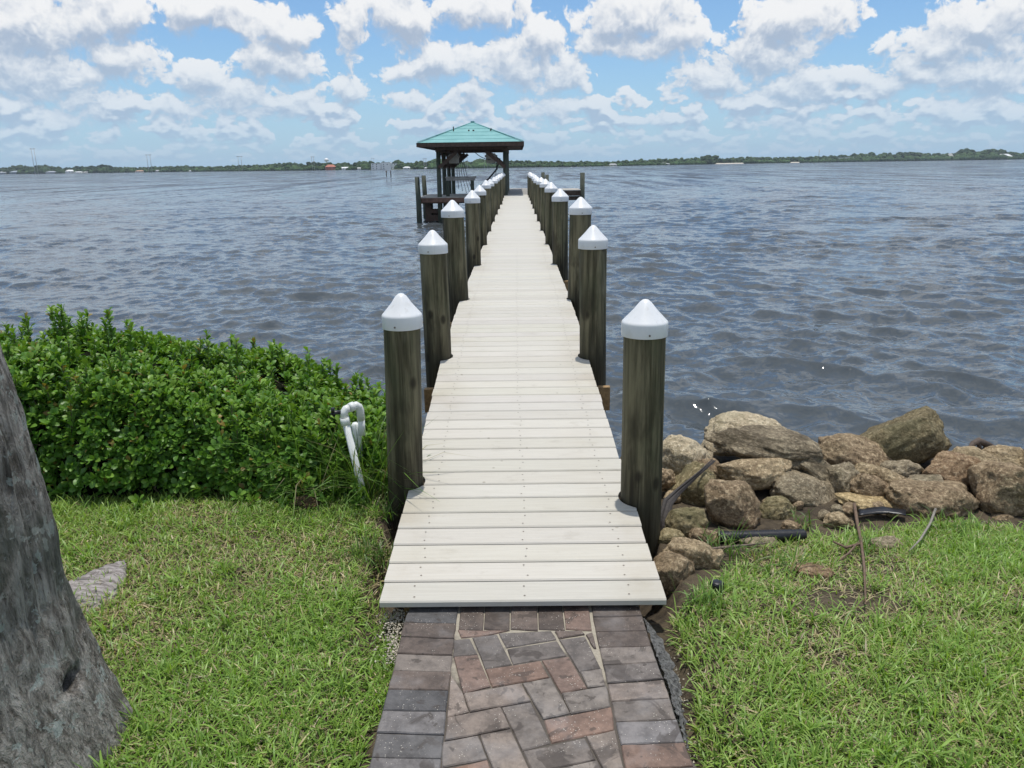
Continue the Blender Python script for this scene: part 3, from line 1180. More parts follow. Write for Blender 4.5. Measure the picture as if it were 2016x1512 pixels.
def shore_pt(px, back=0.0, z=0.0):
    """point on the far shore under photo column px"""
    d = shore_d(px) + back
    py = 326 - (px - 1008) * math.tan(R(-ROLL))
    v = ray(px, py)
    q = Vector((v.x, v.y, 0)).normalized()
    k = d / q.y
    return Vector((q.x * k, q.y * k, z))


def make_far_land():
    pxs = list(range(-700, 2760, 20))
    V = []
    for px in pxs:
        for back, z in ((0, -.5), (6, .6), (60, 1.5), (900, 4.0)):
            j = random.uniform(-8, 8) if back == 0 else 0
            V.append(shore_pt(px, back + j, z))
    n = 4
    q = []
    for i in range(len(pxs) - 1):
        for k in range(n - 1):
            a = i * n + k
            q.append((a, a + n, a + n + 1, a + 1))
    m = simple('far_bank', (.10, .115, .055), .95, .02, .3)
    o = mesh_np('far_shore', [tuple(v) for v in V], q, np.full(len(q), 4), m)
    tag(o, kind='structure')
    # two pale beaches
    for (p0, p1) in ((1404, 1464), (1546, 1574)):
        V = []; q = []
        for i in range(13):
            px = p0 + (p1 - p0) * i / 12
            e = math.sin(math.pi * i / 12)
            V += [shore_pt(px, -6 - 6 * e, .06), shore_pt(px, 9 + 12 * e, 1.9)]
        for i in range(12): q.append((2 * i, 2 * i + 2, 2 * i + 3, 2 * i + 1))
        o = mesh_np('beach', [tuple(v) for v in V], q, np.full(12, 4), simple('beach_sand', (.52, .48, .40), .95, .1, .1))
        tag(o, kind='structure')


make_far_land()

TOP = [(-700, 14), (0, 13), (15, 15), (30, 18), (50, 18), (65, 15), (85, 18), (100, 16), (118, 14), (130, 12), (150, 13), (157, 16), (175, 13), (185, 14), (200, 17), (213, 17), (220, 12), (260, 11), (300, 11), (350, 13), (380, 12),
       (420, 11), (470, 12), (520, 13), (545, 16), (560, 17), (585, 16), (600, 13), (620, 18), (640, 17), (660, 15), (680, 16), (695, 13), (712, 19), (730, 18), (745, 15), (770, 15), (788, 20), (795, 14), (850, 17), (865, 22), (885, 16), (930, 15), (945, 21), (958, 17),
       (975, 13), (1010, 14), (1060, 13), (1120, 12), (1200, 10), (1285, 13), (1350, 13), (1382, 13), (1388, 20), (1400, 20), (1405, 13), (1450, 13), (1480, 14), (1500, 13), (1560, 12), (1600, 13), (1650, 14), (1700, 17), (1760, 17), (1800, 18), (1820, 15), (1880, 15),
       (1900, 21), (1915, 21), (1920, 17), (1945, 21), (1970, 21), (1980, 16), (2016, 15), (2700, 15)]


def make_far_woods():
    bm0 = bmesh.new(); bmesh.ops.create_icosphere(bm0, subdivisions=2, radius=1)
    bv = np.array([v.co[:] for v in bm0.verts]); bf = np.array([[l.vert.index for l in f.loops] for f in bm0.faces]); bm0.free()
    g = np.random.default_rng(12)
    V = []; Fc = []; C = []; n = 0
    px = -680.0
    while px < 2700:
        h_px = np.interp(px, [t[0] for t in TOP], [t[1] for t in TOP])
        d = shore_d(px)
        m = d / (F * 1.02)
        Hh = h_px * m * .90
        dark = .75 if (px < 240 or 600 < px < 650 or 1380 < px < 1450) else 1.0
        for lay in range(5):
            back = (4, 16, 35, 60, 90)[lay] + g.uniform(-6, 8)
            kk = (.34, .60, .78, .90, 1.0)[lay] * g.uniform(.78, 1.08)
            top = Hh * kk
            if 1403 < px < 1466 or 1545 < px < 1576:
                if lay < 2: continue
            blocked = False
            for (h0, h1, hb) in HPX:
                if h0 - 3 < px < h1 + 3 and back < hb + 12:
                    blocked = True
                    if hb > 8 and lay == 0: blocked = False; top *= .5
            if blocked: continue
            rad = Hh * g.uniform(.16, .34)
            c0 = shore_pt(px + g.uniform(-3, 3), back, 0)
            hue = g.random()
            col = np.array([.022, .044, .020]) * (1 - hue) + np.array([.068, .100, .040]) * hue
            if lay < 2: col = np.array([.050, .085, .034]) * g.uniform(.7, 1.4)
            col = col * g.uniform(.7, 1.25) * dark
            nb = 4
            for b in range(nb):
                zc = max(rad * .3, top - rad * (.7 + 1.0 * b)) if b < nb - 1 else top * .25
                rr = rad * g.uniform(.7, 1.2) * (1 if b == 0 else 1.25)
                cen = np.array([c0.x + g.normal() * rad * .6, c0.y + g.normal() * rad * .5, zc])
                vv = bv * np.array([rr * 1.25, rr * 1.2, rr]) * (1 + g.uniform(-.28, .28, (len(bv), 1))) + cen
                vv[:, 2] = np.maximum(vv[:, 2], .1)
                V.append(vv); Fc.append(bf + n); n += len(bv)
                C.append(np.repeat((col * g.uniform(.85, 1.15))[None], len(bv), 0))
        px += g.uniform(2.6, 5.0) if -60 < px < 2080 else g.uniform(7, 12)
    Fc = np.concatenate(Fc)
    o = mesh_np('woodland', np.concatenate(V), Fc, np.full(len(Fc), 3), TINTFAR, colors=np.concatenate(C))
    tag(o, 'dark green wooded far shore along the horizon', 'woodland', kind='stuff')




HPX = []


def far_house(px0, px1, ytop, ybot, wall, roofc, label, style='hip', name='house', back=2.0, floors=1):
    """a building on the far shore between two photo columns; heights in photo px above the waterline"""
    pc = (px0 + px1) / 2
    HPX.append((px0, px1, back))
    d = shore_d(pc) + back
    m = d / (F * 1.0) * 1.01
    Wd = (px1 - px0) * m
    Hh = (ybot - ytop) * m
    dep = max(6.0, min(14, Wd * .6))
    q = shore_pt(pc, back, 0)
    root = empty(name, q, 0)
    tag(root, label, 'building' if name != 'house' else 'house', 'buildings along the far shore')
    wh = Hh * (.58 if style in ('hip', 'gable') else 1.0)
    zb = 0.2
    mb = MB()
    mb.cur = wall
    if style == 'blocks':
        for k in range(3):
            a = -Wd / 2 + Wd * k / 3 + (0.0 if k == 0 else .9)
            b = -Wd / 2 + Wd * (k + 1) / 3
            dz = (.0, .16, -.06)[k] * Hh
            mb.box((a, 0 if k != 1 else -1.5, zb), (b, dep, zb + wh + dz))
    else:
        mb.box((-Wd / 2, 0, zb), (Wd / 2, dep, zb + wh))
    mb.build('wall', TINT, root)
    if style in ('hip', 'gable'):
        rf = MB(); rf.cur = roofc
        e = .5
        x0, x1, y0, y1, z0, z1 = -Wd / 2 - e, Wd / 2 + e, -e, dep + e, zb + wh, zb + Hh
        ins = min(Wd * .25, dep * .5) if style == 'hip' else 0.0
        v = [rf.vert(p) for p in ((x0, y0, z0), (x1, y0, z0), (x1, y1, z0), (x0, y1, z0), (x0 + ins, (y0 + y1) / 2, z1), (x1 - ins, (y0 + y1) / 2, z1))]
        for f in ((0, 1, 5, 4), (2, 3, 4, 5), (1, 2, 5), (3, 0, 4), (0, 3, 2, 1)): rf.face([v[k] for k in f])
        rf.build('roof', TINT, root)
    else:
        rf = MB(); rf.cur = roofc
        if style == 'blocks':
            for k in range(3):
                a = -Wd / 2 + Wd * k / 3 + (0.0 if k == 0 else .9); b = -Wd / 2 + Wd * (k + 1) / 3; dz = (.0, .16, -.06)[k] * Hh
                rf.box((a - .2, -1.8 if k == 1 else -.3, zb + wh + dz + .003), (b + .2, dep + .3, zb + wh + dz + .4))
        else:
            rf.box((-Wd / 2 - .3, -.3, zb + wh + .003), (Wd / 2 + .3, dep + .3, zb + wh + .4))
        rf.build('roof', TINT, root)
    nwin = max(2, int(Wd / 4.5))
    for fl in range(floors):
        for k in range(nwin):
            xx = -Wd / 2 + Wd * (k + .5) / nwin
            if style == 'blocks':
                blk = min(2, int((xx + Wd / 2) / (Wd / 3)))
                yy = -1.5 if blk == 1 else 0
                bx0 = -Wd / 2 + Wd * blk / 3
                if abs(xx - bx0) < 1.6 or abs(xx - bx0 - Wd / 3) < 1.0: continue
            else: yy = 0
            z0 = zb + wh * (fl + .3) / floors; z1 = zb + wh * (fl + .8) / floors
            mw = MB(); mw.box((xx - Wd / nwin * .11, yy - .06, z0), (xx + Wd / nwin * .11, yy - .003, z1))
            mw.build('window', DARKGLASS, root)
    return root


WHT, PALE, GRY = (.82, .82, .80), (.62, .61, .57), (.36, .39, .42)
far_house(-2, 11, 335, 340, GRY, (.42, .44, .46), 'low grey-roofed house at the far left edge of the far shore')
far_house(19, 43, 335, 341, (.20, .25, .28), (.30, .35, .39), 'long blue-grey house left of the tallest leaning pole pair')
far_house(90, 110, 336, 340.5, GRY, (.36, .38, .42), 'grey-roofed house just right of the tallest leaning pole pair')
far_house(129, 144, 332.5, 339, WHT, (.80, .80, .78), 'tall bright white house on the left shore', floors=2)
far_house(146, 161, 335.5, 338.6, WHT, (.80, .80, .80), 'low white-roofed house right of the tall bright white house')
far_house(162, 174, 336, 338.6, PALE, (.55, .54, .52), 'small pale house at the right end of the white house row')
far_house(266, 282, 334, 337.8, PALE, (.50, .30, .20), 'low house with orange-pink roof left of the second pole pair')
far_house(306, 313, 333.5, 337.5, PALE, (.42, .42, .42), 'small pale house just right of the second pole pair')
far_house(358, 364, 332.6, 337, WHT, (.5, .5, .5), 'tiny white house between the second and third pole pairs')
far_house(372, 379, 335, 337.5, WHT, (.80, .80, .80), 'low white boat shed between the second and third pole pairs')
far_house(641, 659, 323.8, 333.8, (.42, .15, .10), (.48, .17, .11), 'red-orange house beneath the water tower', floors=2)
far_house(673, 685, 328, 333.4, WHT, (.80, .80, .80), 'white gabled house right of the red-orange house', 'gable')
far_house(704, 718, 329, 333.2, WHT, (.58, .58, .56), 'low white house left of the white apartment blocks', 'gable')
far_house(732, 787, 322.5, 333.2, (.84, .84, .81), (.80, .80, .78), 'white three-block apartment building behind the channel marker', 'blocks', 'apartment_building', floors=3)
far_house(794, 807, 327, 331.6, WHT, (.80, .80, .80), 'white-roofed house between the apartment building and the boathouse')
far_house(836, 843, 328.6, 331.6, WHT, (.80, .80, .80), 'tiny white house at the left foot of the boathouse roof')
far_house(1200, 1214, 320, 324.2, PALE, (.5, .5, .5), 'pale house on the shore right of the boathouse', back=6)
far_house(1284, 1318, 317, 321, PALE, (.55, .55, .53), 'long low pale building among trees left of the beaches', back=14)
far_house(1650, 1666, 308.5, 316, WHT, (.80, .80, .78), 'left white block of the hillside pair on the right shore', 'flat', 'building', back=14, floors=1)
far_house(1667, 1680, 307.5, 315.6, WHT, (.80, .80, .78), 'right white block of the hillside pair on the right shore', 'flat', 'building', back=14, floors=1)
far_house(1735, 1745, 308.6, 315, PALE, (.52, .52, .50), 'small cream house right of the hillside white blocks', back=14)
far_house(1765, 1780, 310, 315, PALE, (.55, .53, .50), 'low cream house near the water on the right shore', back=12)
far_house(1866, 1876, 300.5, 313, PALE, (.55, .54, .50), 'cream roof showing over trees on the right shore', back=40)
far_house(1966, 1992, 301.5, 311.6, WHT, (.80, .80, .78), 'long white house among trees at the right end of the shore', back=14)


make_far_woods()


def pole_pair(px, ytop, ybot, label, gap=6.0, d=None, wpx=1.6):
    d = d or shore_d(px) * .93
    py = 326 - (px - 1008) * math.tan(R(-ROLL))
    v = ray(px, py); k = d / v.y
    root = empty('transmission_pole', (v.x * k, d, 0), random.uniform(-.2, .2))
    tag(root, label, 'utility pole', 'paired poles across the water')
    Hh = (ybot - ytop) * d / F * 1.02
    r = wpx * .3 * d / F
    gp = gap * d / F
    for s in (-1, 1):
        mb = MB(); mb.tube([(s * gp / 2, 0, -1), (s * gp / 2, 0, Hh)], [r, r * .7], 8); mb.build('pole', GREYPOLE, root)
    mb = MB(); mb.box((-gp * .95, -r * .8, Hh * .965), (gp * .95, r * .8, Hh * .965 + r * 1.6)); mb.build('crossarm', GREYPOLE, root)


pole_pair(72, 297, 343, 'tallest pair of grey poles in the water at far left')
pole_pair(296, 309, 341, 'second pair of grey poles from the left, before low houses')
pole_pair(474, 310, 337, 'third pair of grey poles from the left, before plain woods')
pole_pair(617, 311, 336, 'fourth pair of grey poles, just left of the water tower', 4)
pole_pair(735, 312, 333, 'thin pair of poles rising behind the white apartment building', 4, shore_d(735) + 60, 1.0)
pole_pair(837, 312, 331, 'pair of poles just left of the boathouse posts', 4)
pole_pair(919, 311, 331, 'left pair of poles seen beneath the boathouse roof', 3, wpx=1.2)
pole_pair(957, 304, 331, 'right, taller pair of poles seen beneath the boathouse roof', 6, wpx=1.2)


def water_tower():
    d = shore_d(644) + 150
    q = shore_pt(644, 150)
    m = d / F
    root = empty('water_tower', q)
    tag(root, 'white domed water tower above the trees on the far shore', 'water tower')
    mb = MB(); z = 15.0 * m
    mb.lathe([(0, z + .2), (3 * m, z + .8 * m), (4.3 * m, z + 2.5 * m), (3.9 * m, z + 4.5 * m), (2.3 * m, z + 6.3 * m), (0, z + 7 * m)], 20)
    mb.build('tank', WHITEW, root)
    mb = MB(); mb.tube([(0, 0, 0), (0, 0, z + .5 * m)], [1.1 * m, .8 * m], 12); mb.build('column', WHITEW, root)


water_tower()


def radio_mast():
    q = shore_pt(1611, 120); m = (shore_d(1611) + 120) / F
    root = empty('radio_mast', q)
    tag(root, 'thin lattice radio mast above the right shore trees', 'mast')
    H = 23 * m
    for (a, b) in ((0, 1), (1, 0), (-.7, -.7)):
        mb = MB(); mb.tube([(a * 1.2, b * 1.2, 0), (a * .35, b * .35, H)], .3, 5); mb.build('leg', GREYPOLE, root)
    mb = MB()
    for k in range(12):
        z = H * (k + 1) / 13; r = 1.2 - .85 * (k + 1) / 13
        mb.bar((0, r, z), (r, 0, z + .8), .2, .2); mb.bar((r, 0, z), (-.7 * r, -.7 * r, z + .8), .2, .2); mb.bar((-.7 * r, -.7 * r, z), (0, r, z + .8), .2, .2)
    mb.build('lattice', GREYPOLE, root)


radio_mast()


def channel_marker():
    d = 245
    q = P(765, 345, d)
    m = d / F
    root = empty('channel_marker', (q.x, d, 0))
    tag(root, 'white signboard on two posts standing in the open water', 'sign')
    for s in (-1, 1):
        mb = MB(); mb.tube([(s * 4.2 * m, .2, -1), (s * 4.2 * m, .2, 20 * m)], .14, 8); mb.build('post', OLDWOOD, root)
    mb = MB(); mb.box((-5.3 * m, -.1, 11 * m), (5.3 * m, .0, 20.5 * m)); mb.build('board', WHITEW, root)


channel_marker()

# ------------------------------------------------------------------ paver path
PZ = 0.868


def Z5(x, y):
    """corner measured in an enlarged view -> plan position on the path"""
    q = G(700 + x / 2.88, 1140 + y / 2.88, PZ)
    return (q.x, q.y)


def lerp(a, b, t): return (a[0] + (b[0] - a[0]) * t, a[1] + (b[1] - a[1]) * t)


def inset(poly, d=.0018):
    n = len(poly)
    a = sum(poly[i][0] * poly[(i + 1) % n][1] - poly[(i + 1) % n][0] * poly[i][1] for i in range(n))
    if a < 0: poly = poly[::-1]
    out = []
    for i in range(n):
        p0, p1, p2 = Vector(poly[i - 1]), Vector(poly[i]), Vector(poly[(i + 1) % n])
        e1 = (p1 - p0).normalized(); e2 = (p2 - p1).normalized()
        n1 = Vector((-e1.y, e1.x)); n2 = Vector((-e2.y, e2.x))
        k = (n1 + n2); dn = max(.3, 1 + n1.dot(n2))
        out.append(tuple(p1 + k * (d / dn)))
    return out


GR = [(.175, .155, .142), (.135, .122, .116), (.20, .18, .165)]
BL = [(.085, .086, .092), (.115, .114, .118), (.165, .16, .165)]
BR = [(.105, .085, .075), (.125, .10, .088)]
RD = [(.205, .14, .112), (.175, .125, .105), (.24, .15, .11)]
TN = [(.225, .19, .168), (.24, .205, .18)]


def make_path():
    mb = MB()

    def brick(poly, col, zoff=0.0, world_=False, grow=.0018):
        pl = poly if world_ else [Z5(*p) for p in poly]
        pl = inset(pl, grow)
        k = random.uniform(.86, 1.12)
        mb.cur = tuple(c * k * f for c, f in zip(col, (.96, .92, .88)))
        # subdivide edges slightly so that arrises are not razor straight
        pp = []
        n = len(pl)
        for i in range(n):
            a, b = pl[i], pl[(i + 1) % n]
            for t in (0, .34, .67):
                q = lerp(a, b, t)
                j = .0016 if t else .0008
                pp.append((q[0] + random.uniform(-j, j), q[1] + random.uniform(-j, j)))
        mb.prism(pp, PZ - .05, PZ + random.uniform(-.0025, .0025) + zoff, .004)

    LY = [(127, 127), (172, 176), (245, 252), (326, 338), (420, 430), (518, 526), (626, 633), (746, 751), (869, 881), (1009, 1016), (1150, 1160)]
    lx = lambda y: np.interp(y, [127, 245, 420, 626, 869, 1009, 1150], [315, 272, 232, 182, 116, 88, 55])
    rx = lambda y: np.interp(y, [127, 280, 430, 526, 633, 751, 881, 1016, 1160], [590, 568, 552, 545, 529, 516, 504, 489, 473])
    lc = [BL[1], BL[0], BR[0], BR[1], GR[0], BR[1], BL[0], BL[2], BL[1], BL[2]]
    for k in range(len(LY) - 1):
        (a0, a1), (b0, b1) = LY[k], LY[k + 1]
        brick([(lx(a0), a0), (rx(a1), a1), (rx(b1), b1), (lx(b0), b0)], lc[k])
    RY = [(130, 130), (213, 206), (297, 291), (388, 380), (490, 471), (591, 566), (692, 673), (810, 795), (940, 925), (1082, 1062), (1230, 1205)]
    rl = lambda y: np.interp(y, [130, 300, 490, 600, 760, 935, 1071, 1230], [1325, 1357, 1398, 1424, 1458, 1498, 1522, 1556])
    rr = lambda y: np.interp(y, [130, 215, 380, 470, 565, 670, 790, 925, 1060, 1205], [1605, 1632, 1680, 1712, 1748, 1783, 1822, 1868, 1918, 1975])
    rc = [BR[0], BR[0], BR[0], GR[0], GR[1], TN[0], GR[0], BL[2], RD[0], GR[1]]
    for k in range(len(RY) - 1):
        (a0, a1), (b0, b1) = RY[k], RY[k + 1]
        brick([(rl(a0) + 4, a0), (rr(a1), a1), (rr(b1), b1), (rl(b0) + 4, b0)], rc[k])
    sx = [(597, 580), (735, 724), (880, 876), (1030, 1036), (1172, 1190), (1322, 1342)]
    scol = [BR[0], BR[0], BR[1], BR[0], RD[1], BR[1]]
    for k in range(5):
        brick([(sx[k][0] + 4, 128), (sx[k + 1][0] - 4, 129), (sx[k + 1][1] - 4, 288), (sx[k][1] + 4, 280)], scol[k], grow=-.001)
    cen = [
        ([(582, 287), (860, 290), (740, 315), (600, 328)], RD[1]), ([(558, 344), (646, 335), (690, 424), (556, 436)], GR[1]),
        ([(665, 330), (800, 312), (885, 480), (735, 505)], GR[1]), ([(814, 306), (1108, 292), (1138, 338), (856, 384)], GR[1]),
        ([(862, 394), (1140, 348), (1193, 430), (895, 480)], GR[1]), ([(1134, 297), (1280, 294), (1296, 310), (1155, 333)], BR[1]),
        ([(1157, 342), (1300, 324), (1388, 505), (1270, 522)], GR[1]), ([(1308, 314), (1340, 304), (1362, 388), (1350, 385)], BR[1]),
        ([(560, 442), (690, 430), (763, 605), (612, 643)], RD[1]), ([(737, 512), (1048, 464), (1093, 553), (777, 608)], RD[0]),
        ([(1060, 460), (1205, 439), (1308, 612), (1167, 640)], RD[1]), ([(1278, 527), (1393, 510), (1412, 603), (1317, 610)], GR[2]),
        ([(617, 650), (935, 594), (990, 688), (652, 748)], TN[0]), ([(947, 590), (1105, 562), (1213, 755), (1067, 788)], GR[2]),
        ([(1172, 648), (1422, 610), (1443, 720), (1224, 760)], GR[2]), ([(540, 548), (604, 640), (638, 748), (524, 778)], TN[0]),
        ([(522, 787), (820, 727), (873, 840), (508, 910)], TN[0]), ([(832, 725), (990, 697), (1103, 925), (947, 966)], GR[0]),
        ([(1072, 797), (1448, 724), (1463, 850), (1114, 923)], RD[0]), ([(497, 922), (693, 887), (743, 1015), (492, 1063)], GR[0]),
        ([(707, 885), (875, 852), (990, 1100), (802, 1128)], TN[1]), ([(952, 975), (1300, 902), (1358, 1018), (1008, 1090)], GR[0]),
        ([(1312, 890), (1468, 857), (1515, 1071), (1412, 1083)], TN[1]), ([(490, 1078), (745, 1025), (792, 1130), (478, 1165)], RD[2]),
        ([(1012, 1098), (1368, 1026), (1420, 1130), (1065, 1215)], GR[2]),
    ]
    for pl, c in cen: brick(pl, c, grow=-.0016)
    # the path goes on behind the camera
    a = Z5(lx(1150), 1150); b = Z5(rr(1205), 1205)
    yy = min(a[1], b[1]) - .02
    x0, x1 = a[0] - .02, b[0] + .02
    k = 0
    while yy > -3:
        xx = x0
        off = (k % 2) * .1
        while xx < x1 - .05:
            xe = min(x1, xx + (.2 if (xx > x0 or not off) else .1))
            brick([(xx, yy - .1), (xe, yy - .1), (xe, yy), (xx, yy)], random.choice(GR + TN + RD + BL), world_=True)
            xx = xe
        yy -= .101; k += 1
    o = mb.build('path', BRICK)
    tag(o, kind='structure')
    # sand bed
    mb = MB()
    pts = [Z5(300, 127), Z5(1618, 127)]
    y0 = 2.9
    poly = [(-.60, -3.1), (.60, -3.1), (.60, 1.85), Z5(1855, 950), Z5(1670, 420), Z5(1595, 110), Z5(325, 110), Z5(240, 460), Z5(110, 1000), (-.60, 1.75)]
    mb.prism(poly, PZ - .04, PZ - .007)
    o = mb.build('path_sand', SAND); tag(o, kind='structure')
    # rough mortar haunching along the right edge
    xs0 = [(1640, 210, 60), (1680, 300, 90), (1720, 420, 110), (1760, 520, 100), (1795, 620, 70), (1840, 760, 40), (1880, 900, 20)]
    xs = [tuple(np.interp(y_, [q_[1] for q_ in xs0], [q_[k_] for q_ in xs0]) for k_ in range(3)) for y_ in np.linspace(210, 900, 40)]
    V = []; q = []
    for i, (x, y, wd) in enumerate(xs):
        for j in range(7):
            t = j / 6
            p = Z5(x - 14 + (wd * .8 + 14 + random.uniform(-12, 12) * t) * t, y + 22 * t)
            V.append((p[0] + random.uniform(-.005, .005), p[1] + random.uniform(-.005, .005), PZ - .008 - .03 * t ** 1.4 + random.uniform(-.008, .008)))
    for i in range(len(xs) - 1):
        for j in range(6):
            a = i * 7 + j; q.append((a, a + 7, a + 8, a + 1))
    o = mesh_np('mortar_edging', V, q, np.full(len(q), 4), CONCRETE, smooth=True); tag(o, kind='structure')


make_path()

# ------------------------------------------------------------------ rocks
ROCKS = {
    'tan': m_rock('rock_tan', (.20, .155, .10), (.30, .24, .16), (.43, .36, .25), mossamt=.25),
    'pale': m_rock('rock_pale', (.33, .28, .20), (.44, .385, .29), (.52, .47, .37), moss=(.17, .165, .08), mossamt=.35),
    'brown': m_rock('rock_brown', (.155, .115, .075), (.24, .185, .125), (.37, .30, .21), mossamt=.15),
    'grey': m_rock('rock_grey', (.165, .14, .10), (.24, .205, .15), (.34, .30, .225), mossamt=.3),
    'olive': m_rock('rock_olive', (.12, .10, .06), (.175, .148, .09), (.26, .23, .15), moss=(.115, .115, .06), mossamt=.5, layer=.35),
    'rust': m_rock('rock_rust', (.165, .115, .075), (.235, .165, .105), (.34, .27, .19), mossamt=.12),
    'yellow': m_rock('rock_yellow', (.30, .23, .13), (.40, .32, .19), (.52, .43, .26), mossamt=.1),
    'strata': m_rock('rock_strata', (.15, .125, .09), (.22, .19, .14), (.32, .28, .21), mossamt=.15, layer=.9),
    'moss': m_rock('rock_moss', (.165, .14, .08), (.235, .20, .12), (.33, .29, .19), moss=(.145, .14, .065), mossamt=.6),
}


def rock_mesh(w, dp, h, seed, boxy=.5, rough=1.0, sub=5):
    bm = bmesh.new()
    bmesh.ops.create_icosphere(bm, subdivisions=sub, radius=1.0)
    g = random.Random(seed)
    planes = []
    for k in range(11):
        n = Vector((g.gauss(0, 1), g.gauss(0, 1), g.gauss(0, 1))).normalized()
        planes.append((n, g.uniform(.60, .86)))
    off = Vector((g.uniform(-50, 50), g.uniform(-50, 50), g.uniform(-50, 50)))
    for v in bm.verts:
        p = v.co.copy()
        m = max(abs(p.x), abs(p.y), abs(p.z))
        p = p.lerp(p / m * .82, boxy * .45)
        for n, t in planes:
            d = p.dot(n) - t
            if d > 0: p -= n * d * .74
        r = mnoise.fractal(p * 1.3 + off, .9, 2.0, 3)
        r2 = mnoise.fractal(p * 5.0 + off, .8, 2.0, 4)
        r3 = mnoise.fractal(p * 14.0 + off, .8, 2.0, 3)
        p *= 1 + rough * (.15 * r + .055 * r2 + .012 * r3)
        v.co = p
    xs = [v.co.x for v in bm.verts]; ys = [v.co.y for v in bm.verts]; zs = [v.co.z for v in bm.verts]
    for v in bm.verts:
        v.co.x = ((v.co.x - min(xs)) / (max(xs) - min(xs)) - .5) * w
        v.co.y = ((v.co.y - min(ys)) / (max(ys) - min(ys)) - .5) * dp
        v.co.z = ((v.co.z - min(zs)) / (max(zs) - min(zs)) - .5) * h
    me = bpy.data.meshes.new('boulder')
    bm.to_mesh(me); bm.free()
    me.polygons.foreach_set('use_smooth', [True] * len(me.polygons))
    return me


RK = [
    # cx, cy, w, h, tilt, Y, material, label
    (1482, 860, 172, 78, 0, 5.02, 'pale', 'pale pitted boulder at the back of the pile, behind the long flat rock'),
    (1512, 886, 216, 68, -6, 4.74, 'strata', 'long flat brown boulder lying across the top of the pile'),
    (1352, 906, 118, 88, -4, 4.72, 'pale', 'light tan cracked boulder right behind the near right piling'),
    (1491, 939, 148, 60, -2, 4.50, 'tan', 'oval boulder wedged under the long flat brown one'),
    (1368, 968, 100, 92, 20, 4.42, 'moss', 'yellowish mossy boulder below the light tan cracked one'),
    (1447, 1001, 122, 96, -14, 'g', 'brown', 'coarse brown boulder standing above the black drain pipe'),
    (1600, 980, 152, 80, -8, 4.42, 'grey', 'smooth grey-olive boulder right of the dark gap, centre of the pile'),
    (1350, 1032, 92, 66, 34, 'g', 'moss', 'olive boulder leaning up to the right beside the near right piling'),
    (1321, 1061, 60, 32, 0, 'g', 'moss', 'small flat mossy stone at the foot of the near right piling'),
    (1360, 1097, 98, 66, -16, 'g', 'tan', 'tan-orange stone with green top beside the ramp edge'),
    (1322, 1136, 92, 84, -10, 'g', 'brown', 'rough brown lump against the right edge of the ramp'),
    (1618, 937, 102, 46, -28, 4.60, 'strata', 'dark layered stone sloping down to the right under the long boulder'),
    (1668, 946, 54, 66, -18, 4.50, 'grey', 'small pale grey-green upright stone beside the layered one'),
    (1688, 902, 142, 68, -8, 4.80, 'brown', 'brown wedge-topped boulder left of the big olive boulder'),
    (1790, 880, 176, 116, 20, 4.92, 'olive', 'big dark olive boulder standing highest against the water'),
    (1716, 940, 66, 48, -12, 4.60, 'tan', 'small tan stone below the wedge-topped boulder'),
    (1722, 968, 84, 56, -16, 4.40, 'brown', 'wedge-shaped brown stone behind the yellow slab'),
    (1782, 932, 90, 54, -6, 4.62, 'grey', 'grey angular stone under the big olive boulder'),
    (1772, 958, 76, 44, -22, 4.45, 'tan', 'small buff stone sloping down to the right below the grey angular one'),
    (1836, 954, 74, 26, 3, 4.38, 'grey', 'thin flat grey slab between buff stone and rusty boulder'),
    (1848, 990, 164, 66, -6, 'g', 'brown', 'wide coarse boulder at the grass edge on the right'),
    (1892, 942, 126, 96, -18, 4.50, 'rust', 'rusty orange-brown boulder above the wide coarse one'),
    (1925, 916, 104, 62, -10, 4.76, 'tan', 'rounded tan boulder behind the rusty one, below the driftwood'),
    (1990, 912, 96, 60, -8, 4.82, 'tan', 'tan boulder at the back right, below the driftwood end'),
    (1992, 968, 116, 112, 0, 'g', 'brown', 'large dark brown boulder cut by the right edge of the photo'),
    (1309, 948, 46, 42, 0, 4.50, 'brown', 'small round brown stone half hidden by the near right piling'),
    (1532, 1008, 70, 52, 0, 4.2, 'moss', 'small yellow-brown stone tucked above the black drain pipe'),
    (1655, 1032, 56, 36, 0, 'g', 'tan', 'small tan stone in the soil left of the palm stalk'),
    (1716, 1000, 112, 30, -6, 'g', 'yellow', 'flat yellow-tan slab with black sheeting under it'),
    (1607, 1133, 72, 30, -4, 'g', 'rust', 'flat reddish stone sunk in the grass'),
    (1752, 1076, 76, 30, -6, 'g', 'grey', 'flat dark grey stone sunk in the grass near the palm stalk'),
    (1406, 1108, 44, 46, 0, 'g', 'tan', 'small tan stone behind the black plastic fitting'),
    (1492, 1072, 76, 26, 0, 'g', 'grey', 'low grey stone half buried in front of the black drain pipe'),
    (1390, 1062, 60, 36, 0, 'g', 'brown', 'small brown stone left of the black drain pipe'),
    (1975, 1022, 46, 20, 0, 'g', 'brown', 'small brown stone under the large dark brown boulder'),
    (1400, 935, 60, 60, 0, 4.58, 'brown', 'brown stone in the gap between mossy and oval boulders'),
    (1562, 1040, 40, 26, 0, 'g', 'brown', 'small brown clod at the right end of the black drain pipe'),
]
# rocks underneath and further along the shore that a step to the side would show
RK2 = [(2085, 930, 130, 90, 0, 4.7, 'tan', 'tan boulder further along the shore, nearest beyond the right edge'), (2120, 985, 120, 90, 8, 4.4, 'brown', 'brown boulder further along the shore, in the front row'),
       (2190, 925, 140, 90, -8, 4.8, 'olive', 'olive boulder further along the shore'), (2245, 985, 130, 80, 0, 4.5, 'grey', 'grey boulder further along the shore, at the grass edge'),
       (2330, 940, 150, 100, 5, 4.8, 'tan', 'wide tan boulder furthest along the shore')]


